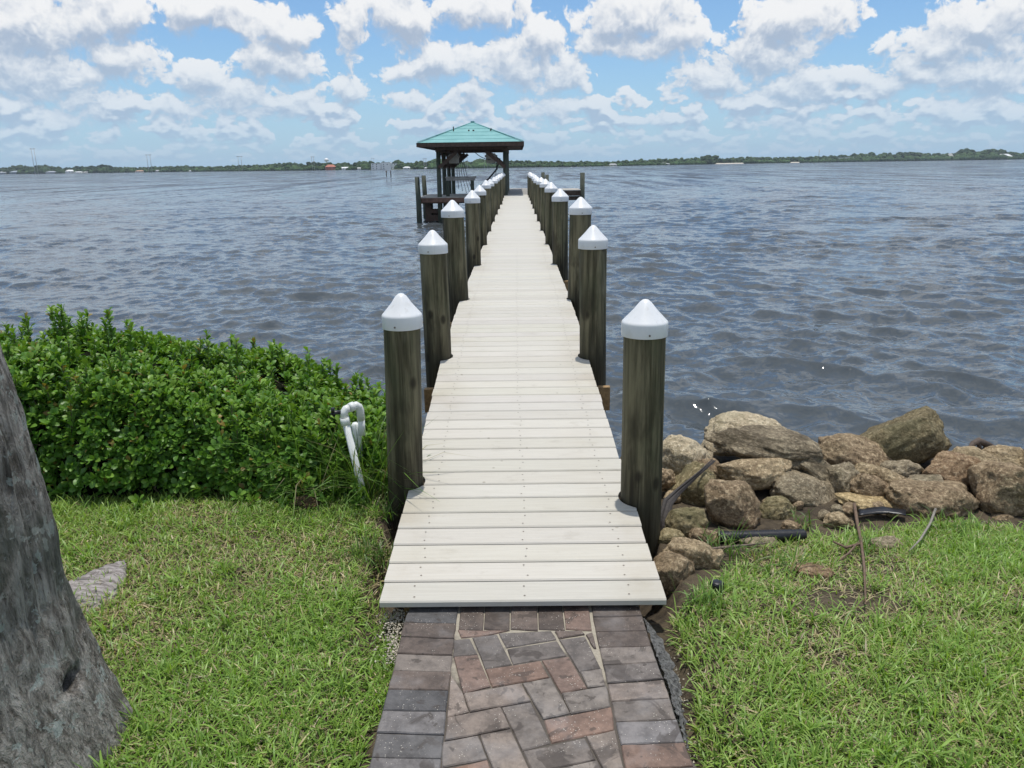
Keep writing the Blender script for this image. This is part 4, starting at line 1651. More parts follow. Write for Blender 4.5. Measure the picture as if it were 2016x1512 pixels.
def make_rocks():
    for k, (cx, cy, w, h, tilt, Y, mt, lab) in enumerate(RK + RK2):
        if Y == 'g':
            Y = on_ground(cx, cy + h * .42).y + .06
        q = P(cx, cy, Y)
        s = (Y * .962 + (CAMZ - q.z) * .273) / F
        W, H = w * s, h * s
        dp = max(W * .75, H * 1.1) * random.Random(k).uniform(.85, 1.05)
        if h < 40: dp = W * .8
        me = rock_mesh(W * 1.06, dp, H * 1.14, 100 + k, boxy=random.Random(k + 5).uniform(.0, .6), rough=1.0)
        o = bpy.data.objects.new('boulder' if w > 80 else 'stone', me)
        COL.objects.link(o)
        me.materials.append(ROCKS[mt])
        o.location = q + Vector((0, dp * .25, -H * .08))
        # tilt in the plane facing the camera (positive = rising to the right), random turn about the vertical
        o.rotation_euler = (R(random.Random(k + 9).uniform(-6, 6)), R(-tilt), R(random.Random(k + 3).uniform(-14, 14)))
        tag(o, lab, 'rock', 'rocks along the shore')


make_rocks()


def make_fill_stones():
    g = random.Random(77)
    protos = [rock_mesh(.11, .10, .08, 500 + k, .2, 1.1, 4) for k in range(4)]
    for k, me in enumerate(protos): me.materials.append(ROCKS[('tan', 'brown', 'grey', 'brown')[k]])
    for k in range(34):
        px = g.uniform(1320, 2010)
        q = on_ground(px, g.uniform(985, 1050) - (px - 1320) * .03)
        o = bpy.data.objects.new('stone', protos[k % 4]); COL.objects.link(o)
        sc = g.uniform(.45, 1.1)
        o.location = (q.x, q.y + g.uniform(0, .3), ghs(q.x, q.y) + .02)
        o.scale = (sc, sc, sc); o.rotation_euler = (g.uniform(-.3, .3), g.uniform(-.3, .3), g.uniform(0, 6.28))
        tag(o, 'little loose stone filling a gap at the foot of the shore boulders', 'rock', 'little stones between the shore boulders')


make_fill_stones()

# driftwood
q = [P(*a) for a in ((1898, 884, 4.98), (1908, 884, 4.98), (1916, 874, 5.0), (1926, 868, 5.02), (1942, 874, 5.06), (1962, 886, 5.1), (1990, 905, 5.14))]
mb = MB(); mb.cur = (.10, .075, .058); mb.tube(q, [.008, .016, .02, .024, .024, .020, .016], 9, jit=.15)
mb.tube([q[3], P(1928, 880, 5.02), P(1930, 900, 5.02)], [.014, .016, .016], 7, jit=.15)
mb.tube([q[4], P(1938, 884, 5.05), P(1940, 905, 5.05)], [.012, .014, .014], 7, jit=.15)
o = mb.build('driftwood', TINT); tag(o, 'dark bent piece of driftwood sticking up behind the rocks on the right', 'driftwood')

# black corrugated drain pipe
mb = MB()
a, b = on_ground(1415, 1058, .03), on_ground(1584, 1054, .03)
n = 60
pts = [a.lerp(b, i / n) for i in range(n + 1)]
mb.tube(pts, [(.036 if i % 2 else .030) for i in range(n + 1)], 14)
o = mb.build('drain_pipe', BLACK); tag(o, 'black ribbed plastic drain pipe lying at the foot of the rocks', 'pipe')
# black sheeting
V = []; f = []
for i in range(9):
    for j in range(4):
        px = 1690 + 94 * i / 8; py = 1003 + 11 * j / 3 - 5 * math.sin(math.pi * i / 8)
        V.append(on_ground(px, py, .05) + Vector((0, 0, random.uniform(-.004, .004))))
for i in range(8):
    for j in range(3):
        a = i * 4 + j; f.append((a, a + 1, a + 5, a + 4))
o = mesh_np('plastic_sheet', [tuple(v) for v in V], f, np.full(len(f), 4), BLACK, smooth=True)
sm = o.modifiers.new('thickness', 'SOLIDIFY'); sm.thickness = .006
tag(o, 'scrap of black plastic sheeting under the yellow-tan slab', 'plastic sheet')

# black fitting in the grass
base = on_ground(1410, 1172)
root = empty('drain_fitting', base)
tag(root, 'small black plastic drain fitting standing in the grass by the ramp', 'fitting')
mb = MB(); mb.lathe([(.016, -.05), (.016, .02), (.026, .022), (.028, .045), (.026, .066), (.02, .07), (0, .07)], 18); mb.build('body', BLACK, root)
mb = MB()
for k in range(9):
    a = 2 * math.pi * k / 9
    mb.box((.026, -.003, .024), (.031, .003, .064), Matrix.Rotation(a, 4, 'Z'))
mb.build('grip', BLACK, root)

# palm debris
DEB = [(.16, .105, .070), (.21, .155, .11)]
mb = MB(); mb.cur = DEB[0]
mb.tube([on_ground(1682, 992, .06), on_ground(1688, 1030, .05), on_ground(1696, 1068, .05), on_ground(1702, 1120, .05), on_ground(1704, 1190, .04)], [.009, .009, .008, .006, .003], 8, jit=.2)
mb.tube([on_ground(1696, 1070, .05), on_ground(1665, 1078, .05), on_ground(1640, 1066, .06)], [.007, .009, .005], 7, jit=.2)
mb.tube([on_ground(1692, 1066, .05), on_ground(1670, 1090, .05), on_ground(1652, 1104, .04)], [.006, .005, .002], 6, jit=.2)
o = mb.build('palm_stalk', TINT); tag(o, 'forked dry brown palm stalk lying from the rocks onto the grass', 'palm debris')
mb = MB(); mb.cur = (.26, .235, .20)
mb.tube([on_ground(1842, 1002, .07), on_ground(1832, 1030, .06), on_ground(1812, 1062, .06), on_ground(1790, 1085, .05)], [.007, .007, .005, .003], 7, jit=.2)
o = mb.build('dry_twig', TINT); tag(o, 'bleached grey twig slanting in the grass before the wide coarse boulder', 'twig')
mb = MB(); mb.cur = (.20, .15, .12)
mb.tube([on_ground(1385, 1082, .05), on_ground(1440, 1076, .05), on_ground(1510, 1069, .05)], [.007, .008, .004], 7, jit=.15)
o = mb.build('dry_twig', TINT); tag(o, 'thin straight brown twig in front of the black drain pipe', 'twig')
# dark fibrous sheath draped by the piling
mb = MB(); mb.cur = (.055, .047, .043)
for k in range(12):
    o_ = random.uniform(-1, 1)
    mb.tube([P(1405 + o_ * 3, 906 + o_ * 2, 4.50), P(1372, 935 + o_ * 4, 4.36), P(1335 + o_ * 3, 968 + o_ * 5, 4.2), P(1314 + o_ * 6, 990 + o_ * 4, 4.06), P(1306 + o_ * 9, 1025, 3.98), P(1302 + o_ * 10, 1062, 3.92)],
            [.003, .005, .008, .014, .018, .010], 7, jit=.25)
o = mb.build('palm_sheath', TINT); tag(o, 'dark fibrous palm sheath draped over stones beside the near right piling', 'palm debris')

# big dry leaf base on the left lawn
outl = []
V = []; f = []
NU, NV = 22, 12
top = [(132, 1150), (170, 1133), (205, 1118), (246, 1107)]
bot = [(140, 1196), (186, 1194), (224, 1168), (251, 1123)]
for i in range(NU + 1):
    t = i / NU
    tx = np.interp(t, [0, .33, .66, 1], [p[0] for p in top]); ty = np.interp(t, [0, .33, .66, 1], [p[1] for p in top])
    bx = np.interp(t, [0, .33, .66, 1], [p[0] for p in bot]); by = np.interp(t, [0, .33, .66, 1], [p[1] for p in bot])
    for j in range(NV + 1):
        s = j / NV
        p = G(tx + (bx - tx) * s, ty + (by - ty) * s, .86)
        z = .030 * math.exp(-s * s * 40) + .03 * math.sin(math.pi * min(1, s * 1.05)) + .004 * random.uniform(-1, 1) + .003 * math.sin(i * 1.1 + j * .4) * s
        V.append((p.x, p.y, ghs(p.x, p.y) + z + .004))
for i in range(NU):
    for j in range(NV):
        a = i * (NV + 1) + j; f.append((a, a + 1, a + NV + 2, a + NV + 1))
mSH, w_, out_ = material('dry_palm_sheath')
pp = wpos(w_)
nn = w_.noise(w_.scale(pp, (9, 40, 9)), 1.4, 6, .65, .5)
n2 = w_.noise(w_.scale(pp, (60, 14, 20)), 1.0, 3, .6, 1.0)
cc = w_.mix(w_.ramp(nn, .32, .68), (.15, .13, .12), (.40, .365, .35))
cc = w_.mix(w_.m('MULTIPLY', w_.ramp(n2, .62, .68), .7), cc, (.06, .045, .035))
principled(w_, out_, cc, .75, w_.bump(nn, .7, .012))
o = mesh_np('palm_leaf_base', V, f, np.full(len(f), 4), mSH, smooth=True)
sm = o.modifiers.new('thickness', 'SOLIDIFY'); sm.thickness = .005
tag(o, 'weathered grey palm leaf base lying in the left lawn beside the trunk', 'palm debris')

# coir clump at the hedge foot
q = P(606, 1014, 4.02)
me = rock_mesh(.17, .12, .085, 991, .2, 2.2, 5)
me.materials.append(simple('coir', (.10, .062, .030), .95, 30, .5, 1.0, .02))
o = bpy.data.objects.new('root_clump', me); COL.objects.link(o); o.location = (q.x, q.y, ghs(q.x, q.y) + .03)
tag(o, 'brown fibrous root clump at the foot of the hedge', 'root clump')

# ------------------------------------------------------------------ white pvc standpipe


def make_pvc():
    base = P(717, 985, 4.12)
    root = empty('pvc_standpipe', (base.x, base.y, base.z))
    tag(root, 'white plastic standpipe bent over at the top, leaning among hedge and tall grass', 'pipe')

    def L(px, py, d): return P(px, py, d) - base

    def smooth(pts, r, seg=12):
        mb.tube(pts, r, seg)
    r1 = .021
    mb = MB(); mb.tube([L(722, 1000, 4.12), L(712, 960, 4.12), L(680, 828, 4.14)], r1, 14); mb.build('riser', PVC, root)
    mb = MB()
    e = [L(681, 836, 4.14), L(678, 822, 4.14), L(677, 812, 4.145), L(681, 806, 4.155), L(688, 803, 4.165), L(697, 799, 4.18)]
    mb.tube(e[:2], r1 * 1.28, 14); mb.tube(e[1:5], r1 * 1.12, 14); mb.tube(e[4:], r1 * 1.28, 14); mb.build('elbow', PVC, root)
    mb = MB()
    e = [L(695, 800, 4.18), L(701, 798, 4.19), L(706, 801, 4.20), L(709, 808, 4.21), L(711, 826, 4.22)]
    mb.tube(e, r1 * 1.10, 14); mb.build('elbow', PVC, root)
    mb = MB(); mb.tube([L(711, 824, 4.22), L(713, 856, 4.22)], r1 * .95, 14); mb.build('drop_pipe', PVC, root)
    mb = MB(); mb.tube([L(698, 832, 4.24), L(699, 836, 4.24), L(704, 858, 4.24), L(710, 905, 4.24)], [r1 * .6, r1 * 1.1, r1 * 1.1, r1 * .8], 14); mb.build('valve_body', PVC, root)
    mb = MB(); mb.tube([L(673, 812, 4.14), L(660, 812, 4.13), L(654, 818, 4.12)], [.012, .012, .018], 10); mb.tube([L(655, 803, 4.12), L(655, 814, 4.12)], .010, 8); mb.build('tap', BLACK, root)


make_pvc()

# ------------------------------------------------------------------ tree trunk on the left


def make_tree():
    # right-hand outline of the trunk in the photograph, at the distance of the trunk
    prof = [(1700, 430), (1620, 366), (1512, 296), (1400, 226), (1300, 172), (1200, 136), (1100, 117), (1000, 92), (900, 66), (800, 36), (690, 0), (600, -32)]
    yt = 2.12
    zs, xe = [], []
    for (py, px) in prof:
        q = P(px, py, yt); zs.append(q.z); xe.append(q.x)
    base = Vector((-1.74, yt, 0))
    root = empty('tree', (base.x, base.y, .82))
    tag(root, 'thick leaning grey tree trunk with pale lichen, flaring at its base on the left lawn', 'tree')
    zz = np.concatenate((np.linspace(.66, 2.4, 120), np.linspace(2.45, 6.6, 40)))
    seg = 130
    V = []
    VC = []
    scar = P(146, 1338, yt - .30)
    cl = []
    for z in zz:
        if z <= zs[-1]:
            edge = float(np.interp(z, zs, xe))
        else:
            edge = xe[-1] - (z - zs[-1]) * .23 - .028 * (z - zs[-1]) ** 2
        target = math.atan2(edge, yt)
        rad = float(np.interp(z, [.66, .85, 1.0, 1.3, 1.7, 2.3, 4, 6.6], [.62, .50, .42, .345, .30, .262, .20, .15]))
        cy = base.y + .04 * (z - .8)
        cx = edge - rad
        for it in range(12):      # slide the axis until the round trunk's flank lies on that outline
            cx += (target - (math.atan2(cx, cy) + math.asin(min(.95, rad * 1.01 / math.hypot(cx, cy))))) * math.hypot(cx, cy)
        cl.append((cx, cy, z, rad))
        for j in range(seg):
            a = 2 * math.pi * j / seg
            ca, sa = math.cos(a), math.sin(a)
            pn = Vector((ca * 2.2, sa * 2.2, z * .9))
            lob = mnoise.fractal(pn + Vector((3, 1, 7)), .9, 2, 4) * .035
            rid = mnoise.fractal(Vector((ca * 11, sa * 11, z * 2.0)), .8, 2, 4) * .018
            fl = max(0, 1.25 - z)
            rt = (math.sin(a * 5 + 1) * .5 + math.sin(a * 9 + 2.2) * .3) * .07 * fl
            r_ = rad * (1 + lob + rt * (0 if abs(math.atan2(sa, ca)) < .5 else 1)) + rid
            wpt = Vector((cx + ca * r_, cy + sa * r_, z))
            az_, el_ = math.atan2(wpt.x, wpt.y), math.atan2(z - CAMZ, math.hypot(wpt.x, wpt.y))
            az0, el0 = math.atan2(scar.x, scar.y), math.atan2(scar.z - CAMZ, math.hypot(scar.x, scar.y))
            sc = math.exp(-(((az_ - az0) / .009) ** 2 + ((el_ - el0 - (az_ - az0) * .6) / .009) ** 2) ** 1.5) if sa < .3 else 0
            r_ -= .05 * sc
            k_ = 1 - .9 * sc
            VC.append((k_, k_, k_))
            V.append((cx + ca * r_ - base.x, cy + sa * r_ - base.y, z - .82))
    n = len(zz)
    i = np.arange(n * seg).reshape(n, seg)
    j = np.roll(i, -1, axis=1)
    q = np.stack((i[:-1], j[:-1], j[1:], i[1:]), -1).reshape(-1, 4)
    tr = mesh_np('trunk', V, q, np.full(len(q), 4), BARK, root, smooth=True, colors=np.array(VC))
    # fronds far overhead, leaning away to the left
    top = Vector(cl[-1][:3]) - Vector((base.x, base.y, .82))
    mb = MB()
    g = random.Random(4)
    for k in range(15):
        a = 2 * math.pi * k / 15 + g.uniform(-.2, .2)
        el0 = g.uniform(.1, 1.0)
        L = g.uniform(1.7, 2.3)
        pts = []
        for s_ in range(9):
            t = s_ / 8
            r_ = L * t
            pts.append(top + Vector((math.cos(a) * r_, math.sin(a) * r_, math.sin(el0) * r_ * .9 - 1.1 * t * t * 1.1)))
        mb.cur = (.07, .10, .03)
        mb.tube(pts, [.03 * (1 - .8 * s_ / 8) for s_ in range(9)], 5)
        for s_ in range(1, 40):
            t = s_ / 40
            p = pts[0].lerp(pts[-1], t)
            ii = min(7, int(t * 8)); p = pts[ii].lerp(pts[ii + 1], t * 8 - ii)
            dr = Vector((-math.sin(a), math.cos(a), 0)); fw = Vector((math.cos(a), math.sin(a), 0))
            ln = .55 * math.sin(math.pi * (.12 + .82 * t))
            for sd in (-1, 1):
                c = g.uniform(.7, 1.3); mb.cur = (.04 * c, .085 * c, .02 * c)
                tip = p + dr * sd * ln * .8 + fw * ln * .5 + Vector((0, 0, -ln * .45))
                v = [mb.vert(p - fw * .018), mb.vert(p + fw * .018), mb.vert(p.lerp(tip, .6) + fw * .012), mb.vert(tip)]
                mb.face(v)
    mb.build('crown', LEAF, root)


make_tree()

# ------------------------------------------------------------------ hedge


def hedge_h(x):
    return np.interp(x, [-7, -4.2, -3.4, -2.9, -2.5, -2.1, -1.75, -1.5, -1.3, -1.05, -.9, -.74], [.80, .78, .78, .84, .77, .62, .58, .52, .44, .40, .36, .26])


def hedge_front(x):
    return 4.09 + .05 * np.sin(x * 2.3) + .03 * np.sin(x * 6.1 + 1) + np.where(x > -1.5, (x + 1.5) * .18, 0)


def leaf_arrays(pos, axis_dir, normal, length, width, col):
    """obovate leaves, 8 verts each, slightly folded and curled. all args arrays"""
    n = len(pos)
    a = axis_dir / np.linalg.norm(axis_dir, axis=1, keepdims=True)
    nrm = normal - a * np.sum(a * normal, axis=1, keepdims=True)
    nrm /= np.maximum(np.linalg.norm(nrm, axis=1, keepdims=True), 1e-6)
    s = np.cross(a, nrm)
    L = length[:, None]; W = width[:, None]
    prof = [(0.0, .06), (.38, .36), (.72, .50), (.92, .30)]
    verts = []
    for t, wd in prof:
        mid = pos + a * L * t + nrm * L * (.10 * math.sin(t * 2.6) - .16 * t * t)
        verts.append(mid + s * W * wd + nrm * W * wd * .28)
        verts.append(mid - s * W * wd + nrm * W * wd * .28)
        verts.append(mid)
    verts.append(pos + a * L * 1.02 + nrm * L * (-.10))
    V = np.stack(verts, 1)           # n,13,3
    k = V.shape[1]
    base = (np.arange(n) * k)[:, None]
    quads = []
    for r in range(3):
        o = r * 3
        quads.append([o + 2, o + 5, o + 3, o]); quads.append([o + 1, o + 4, o + 5, o + 2])
    tris = [[9, 11, 12], [11, 10, 12]]
    Fq = (np.array(quads)[None] + base[:, :, None]).reshape(-1)
    Ft = (np.array(tris)[None] + base[:, :, None]).reshape(-1)
    C = np.repeat(col[:, None, :], k, 1)
    return V.reshape(-1, 3), Fq, Ft, C.reshape(-1, 3)


def join_leaf(name, parts, mat, parent):
    Vs, fl, lt, Cs = [], [], [], []
    off = 0
    for V, Fq, Ft, C in parts:
        Vs.append(V); Cs.append(C)
        fl.append(Fq + off); lt.append(np.full(len(Fq) // 4, 4))
        fl.append(Ft + off); lt.append(np.full(len(Ft) // 3, 3))
        off += len(V)
    return mesh_np(name, np.concatenate(Vs), np.concatenate(fl), np.concatenate(lt), mat, parent, True, np.concatenate(Cs))


def whorls(tips, dirs, g, nl=(5, 8), length=(.036, .062), young=None):
    """leaf rosettes at twig tips"""
    pos, ax, nr, ln, wd, col = [], [], [], [], [], []
    for k in range(len(tips)):
        d = dirs[k] / np.linalg.norm(dirs[k])
        h = np.array([0, 0, 1.0]) if abs(d[2]) < .9 else np.array([0, 1.0, 0])
        s = np.cross(d, h); s /= np.linalg.norm(s); u = np.cross(s, d)
        n = g.integers(nl[0], nl[1] + 1)
        a0 = g.random() * 6.28
        tone = g.random()
        yg = young[k] if young is not None else 0.0
        for j in range(n):
            a = a0 + j * 2.4 + g.normal() * .2
            op = g.uniform(.45, 1.25) if j > 1 else g.uniform(.2, .6)
            rad = s * math.cos(a) + u * math.sin(a)
            v = d * math.cos(op) + rad * math.sin(op)
            pos.append(tips[k] - d * j * .006 + rad * .003)
            ax.append(v); nr.append(d * math.sin(op) - rad * math.cos(op) + g.normal(size=3) * .15)
            L = g.uniform(*length) * (1 if j > 1 else .8)
            ln.append(L); wd.append(L * g.uniform(.48, .62))
            c = np.array([.072, .18, .025]) * (1 - tone) + np.array([.16, .31, .045]) * tone
            if g.random() < .10 + .5 * yg: c = np.array([.17, .30, .040]) * g.uniform(.8, 1.15)
            if g.random() < .02: c = np.array([.26, .19, .05])
            col.append(c * g.uniform(.8, 1.2))
    return leaf_arrays(np.array(pos), np.array(ax), np.array(nr), np.array(ln), np.array(wd), np.array(col))


def make_hedge():
    root = empty('hedge', (-2.6, 4.9, .78))
    tag(root, 'dense glossy green hedge growing along the shore left of the pier', 'hedge')
    off = np.array([-2.6, 4.9, .78])
    g = np.random.default_rng(21)
    tips, dirs, yng = [], [], []
    stems = MB()
    stems.cur = (.06, .045, .028)

    def section(x, t):
        """t 0..1 from the front foot over the top to the back foot"""
        h = float(hedge_h(x)); f = float(hedge_front(x)); dep = 1.75 if x < -1.6 else 1.75 - (x + 1.6) * .9
        a = t * math.pi
        cy, sy = math.cos(a), math.sin(a)
        yy = f + dep / 2 - dep / 2 * (abs(cy) ** .55) * (1 if cy > 0 else -1)
        zz = h * (abs(sy) ** .62)
        # outward normal, numerically cheap
        ny = -cy * 1.0; nz = sy * 1.0 + .15
        return np.array([x, yy, .80 + zz]), np.array([0, ny, nz])

    N = 11500
    for k in range(N):
        x = g.uniform(-6.2, -.80) if k % 4 else g.uniform(-3.6, -.80)
        t = g.uniform(.02, .84) if k % 5 else g.uniform(.02, .5)
        p, n = section(x, t)
        dp = abs(g.normal()) * .06 + (g.random() < .3) * g.uniform(.04, .16)
        bumpy = (float(fbm(np.array([x * 2.6]), np.array([t * 5.0]), 3, 3)[0]) - .5) * .30
        if t < .16 and g.random() < .3: continue
        n = n + g.normal(size=3) * .32 + np.array([0, 0, .55])
        n /= np.linalg.norm(n)
        p = p + n * (bumpy - dp)
        tips.append(p); dirs.append(n); yng.append(1.0 if dp < .03 and t > .25 else .0)
    # longer shoots standing proud of the top
    SH = [(100, 598), (120, 594), (112, 605), (160, 612), (212, 603), (50, 612), (205, 618), (258, 632), (280, 640), (335, 655), (352, 662), (395, 660), (465, 660), (410, 668), (535, 676), (500, 690), (560, 700), (440, 672), (590, 728), (620, 735), (650, 742),
          (745, 748), (738, 760), (700, 752), (25, 640), (300, 650), (370, 668), (680, 748)]
    tall = [np.array(P(px, py + 12, g.uniform(4.95, 5.3))) for (px, py) in SH]
    for k in range(150):
        p_, n_ = section(g.uniform(-5.8, -.85), g.uniform(.22, .72))
        tall.append(p_ + n_ * .02 + np.array([0, 0, g.uniform(.02, .10)]))
    for tpn in tall:
        root_ = tpn - np.array([g.normal() * .03, g.normal() * .03, .26])
        stems.tube([Vector(root_ - off), Vector(tpn - off)], [.004, .002], 5)
        for s in range(7):
            f = s / 6
            q_ = root_ * (1 - f) + tpn * f
            tips.append(q_); dirs.append(np.array([g.normal() * .25, g.normal() * .25, 1.0])); yng.append(f)
    # low shoots creeping out in front at the right-hand end
    LOW = [(640, 985), (660, 1005), (690, 1030), (700, 985), (672, 1000), (655, 960), (620, 975), (680, 1015), (690, 1002), (700, 1040), (590, 985), (540, 960), (600, 940), (700, 960), (560, 990), (500, 985), (470, 975), (390, 960), (330, 985), (270, 985)]
    for (px, py) in LOW:
        tp = np.array(P(px, py, g.uniform(3.98, 4.15)))
        base_ = np.array([tp[0] + g.normal() * .03, tp[1] + .12, tp[2] - .12])
        stems.tube([Vector(base_ - off), Vector(tp - off)], [.004, .002], 5)
        for s in range(4):
            f = .25 + .75 * s / 3
            tips.append(base_ * (1 - f) + tp * f); dirs.append(np.array([g.normal() * .4, -.5, .8])); yng.append(.7)
    tips = np.array(tips) - off; dirs = np.array(dirs)
    foliage = whorls(tips, dirs, g, young=yng)
    join_leaf('foliage', [foliage], LEAF, root)
    # twigs
    for k in range(420):
        x = g.uniform(-5.8, -.85)
        t = g.uniform(.05, .8)
        p, n = section(x, t)
        b = np.array([x + g.normal() * .12, float(hedge_front(x)) + .45 + g.uniform(-.25, .35), .70])
        mid = (p + b) / 2 + g.normal(size=3) * .06
        stems.tube([Vector(b - off), Vector(mid - off), Vector(p - n * .05 - off)], [.009, .006, .003], 5)
    stems.build('stems', TINT, root)
    # inner hull that closes the view through, leaf shadow put into its dark colour
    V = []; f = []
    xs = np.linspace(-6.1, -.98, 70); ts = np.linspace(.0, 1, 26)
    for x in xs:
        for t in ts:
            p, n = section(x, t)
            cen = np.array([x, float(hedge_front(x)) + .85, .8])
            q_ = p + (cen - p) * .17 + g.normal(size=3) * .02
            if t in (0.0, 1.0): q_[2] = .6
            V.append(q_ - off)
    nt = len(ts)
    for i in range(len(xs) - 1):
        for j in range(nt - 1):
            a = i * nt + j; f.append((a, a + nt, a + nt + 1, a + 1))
    m = simple('leaf_shade', (.016, .021, .009), .95, 40, .6, 1.0, .03, spec=.1)
    mesh_np('inner_shade_hull', V, f, np.full(len(f), 4), m, root, smooth=True)


make_hedge()


# ------------------------------------------------------------------ grass
def blades(base, h, w, lean_az, lean, curl, col, rootcol=None):
    n = len(base)
    d = np.stack((np.cos(lean_az), np.sin(lean_az), np.zeros(n)), 1)
    s = np.stack((-np.sin(lean_az), np.cos(lean_az), np.zeros(n)), 1)
    tw = rng.normal(0, .5, n)[:, None]
    s = s * np.cos(tw) + np.array([0, 0, 1.0]) * np.sin(tw) * .5
    up = np.array([0, 0, 1.0])
    V = []
    for t, wd in ((0, .8), (.35, 1.0), (.72, .8)):
        th = (lean + curl * t)[:, None]
        p = base + (d * np.sin(th * .9) + up * np.cos(th * .9)) * (h[:, None] * t)
        V.append(p + s * w[:, None] * wd * .5); V.append(p - s * w[:, None] * wd * .5)
    th = (lean + curl)[:, None]
    V.append(base + (d * np.sin(th * .9) + up * np.cos(th * .9)) * h[:, None])
    V = np.stack(V, 1)
    k = 7
    b = (np.arange(n) * k)[:, None, None]
    Fq = (np.array([[0, 1, 3, 2], [2, 3, 5, 4]])[None] + b).reshape(-1)
    Ft = (np.array([[4, 5, 6]])[None] + b).reshape(-1)
    C = np.repeat(col[:, None, :], k, 1).copy()
    return V.reshape(-1, 3), Fq, Ft, C.reshape(-1, 3)


def make_grass():
    N = 520000
    # denser where the camera stands close
    x = rng.uniform(-4.6, 4.9, N); y = rng.uniform(.9, 4.5, N)
    keep = np.ones(N, bool)
    pe_l = np.interp(y, [1.0, 1.9, 2.2, 2.6, 2.9, 3.0], [-.63, -.60, -.56, -.50, -.46, -.64]) + .03
    pe_r = np.interp(y, [1.0, 1.9, 2.2, 2.6, 2.9, 3.0], [.62, .60, .62, .66, .68, .70]) - .01
    wob = (fbm(x * 7, y * 7, 3, 2) - .5) * .10
    keep &= (x < pe_l + wob) | (x > pe_r - wob)
    keep &= ~((x < 0) & (y > hedge_front(x) + .10))
    keep &= ~((x < 0) & (x > -.80) & (y > 3.75))
    # right lawn ends at the rocks
    edge = np.interp(x, [.6, .85, 1.1, 1.4, 1.7, 2.1, 2.6, 3.1, 5], [2.85, 3.15, 3.55, 3.80, 3.85, 3.95, 3.98, 4.0, 4.1]) + (fbm(x * 4, y * 2, 3, 9) - .5) * .25
    keep &= ~((x > 0) & (y > edge))
    # under the ramp
    keep &= ~((np.abs(x) < .60) & (y > 2.85))
    # trunk
    keep &= ((x + 1.78) ** 2 + (y - 2.12) ** 2) > .40 ** 2
    # bare and thin patches
    bare = fbm(x * 1.7 + 11, y * 1.7 + 3, 4, 31)
    thin = np.clip((bare - .50) / .14, 0, 1)
    thin = np.where(x > 0, thin * .6, thin * .2)
    # bare soil strips by the ramp and along the path on the right
    strip = np.exp(-((x - .78) / .10) ** 2) * (y > 2.2) * (y < 3.1) * .4 + np.exp(-((x + .66) / .06) ** 2) * (y > 2.75) * .6
    patch = np.exp(-(((x - 1.25) / .33) ** 2 + ((y - 3.02) / .14) ** 2)) * .55
    thin = np.clip(thin + strip + patch, 0, .97)
    keep &= rng.random(N) > thin
    x, y, bare = x[keep], y[keep], bare[keep]
    n = len(x)
    z = gh(x, y) - .004
    h = rng.gamma(7, .0076, n) * np.where(x > 0, 1.04, .94)
    h = h * (.75 + .5 * fbm(x * 2.3, y * 2.3, 3, 77))
    w = rng.uniform(.0034, .0076, n)
    az = rng.uniform(0, 6.283, n) + (fbm(x * 3, y * 3, 2, 50) - .5) * 4
    lean = np.abs(rng.normal(.55, .35, n)); curl = rng.uniform(.1, 1.1, n)
    g1 = np.array([.15, .285, .038]); g2 = np.array([.30, .445, .090]); g3 = np.array([.39, .50, .14]); dry = np.array([.56, .47, .27])
    t = rng.random(n)[:, None]
    patchy = np.clip((fbm(x * 1.2, y * 1.2, 3, 60) - .35) / .3, 0, 1)[:, None]
    col = g1 * (1 - t) + g2 * t
    col = col * (1 - .55 * patchy * t) + g3 * .55 * patchy * t
    dryp = np.where(x > 0, .25, .13) + np.clip((bare - .45) * 1.6, 0, .4)
    isdry = rng.random(n) < dryp
    col[isdry] = dry * rng.uniform(.55, 1.1, (isdry.sum(), 1))
    lean[isdry] += .5
    h[isdry] *= .9
    col *= rng.uniform(.75, 1.2, (n, 1))
    parts = [blades(np.stack((x, y, z), 1), h, w, az, lean, curl, col)]
    # straw thatch lying between the blades
    m = 38000
    idx = rng.integers(0, n, m)
    xx, yy = x[idx] + rng.normal(0, .03, m), y[idx] + rng.normal(0, .03, m)
    ok = ((xx < -.66) | (xx > .72)); xx, yy = xx[ok], yy[ok]; m = len(xx)
    c = np.array([.46, .40, .22]) * rng.uniform(.5, 1.1, (m, 1))
    parts.append(blades(np.stack((xx, yy, gh(xx, yy) + rng.uniform(0, .014, m)), 1), rng.uniform(.03, .075, m), rng.uniform(.002, .004, m), rng.uniform(0, 6.283, m), np.full(m, 1.45), rng.uniform(-.2, .3, m), c))
    # coarse tufts
    tb = []
    for k in range(520):
        i = rng.integers(0, n)
        if x[i] < 0 and rng.random() < .5: continue
        tb.append((x[i], y[i]))
    tb = np.array(tb); r = 16
    bx = np.repeat(tb[:, 0], r) + rng.normal(0, .016, len(tb) * r); by = np.repeat(tb[:, 1], r) + rng.normal(0, .016, len(tb) * r)
    ok = (bx < -.66) | (bx > .74); bx, by = bx[ok], by[ok]
    q = len(bx)
    c = (np.array([.13, .25, .035]) + rng.random((q, 1)) * np.array([.16, .18, .05])) * rng.uniform(.8, 1.2, (q, 1))
    parts.append(blades(np.stack((bx, by, gh(bx, by)), 1), rng.uniform(.06, .125, q), rng.uniform(.005, .009, q), rng.uniform(0, 6.283, q), np.abs(rng.normal(.4, .25, q)), rng.uniform(.2, 1.2, q), c))
    o = join_leaf('grass', parts, GRASS, None)
    tag(o, 'short coarse green lawn grass with dry straw on both sides of the path', 'grass', kind='stuff')
    # grass behind and beside the camera, sparser
    N2 = 26000
    x = rng.uniform(-9, 9, N2); y = rng.uniform(-4, 4.2, N2)
    ok = ((y < .9) | (np.abs(x) > 4.6)) & (np.abs(x) > .75) & (y < 3.9)
    x, y = x[ok], y[ok]; n = len(x)
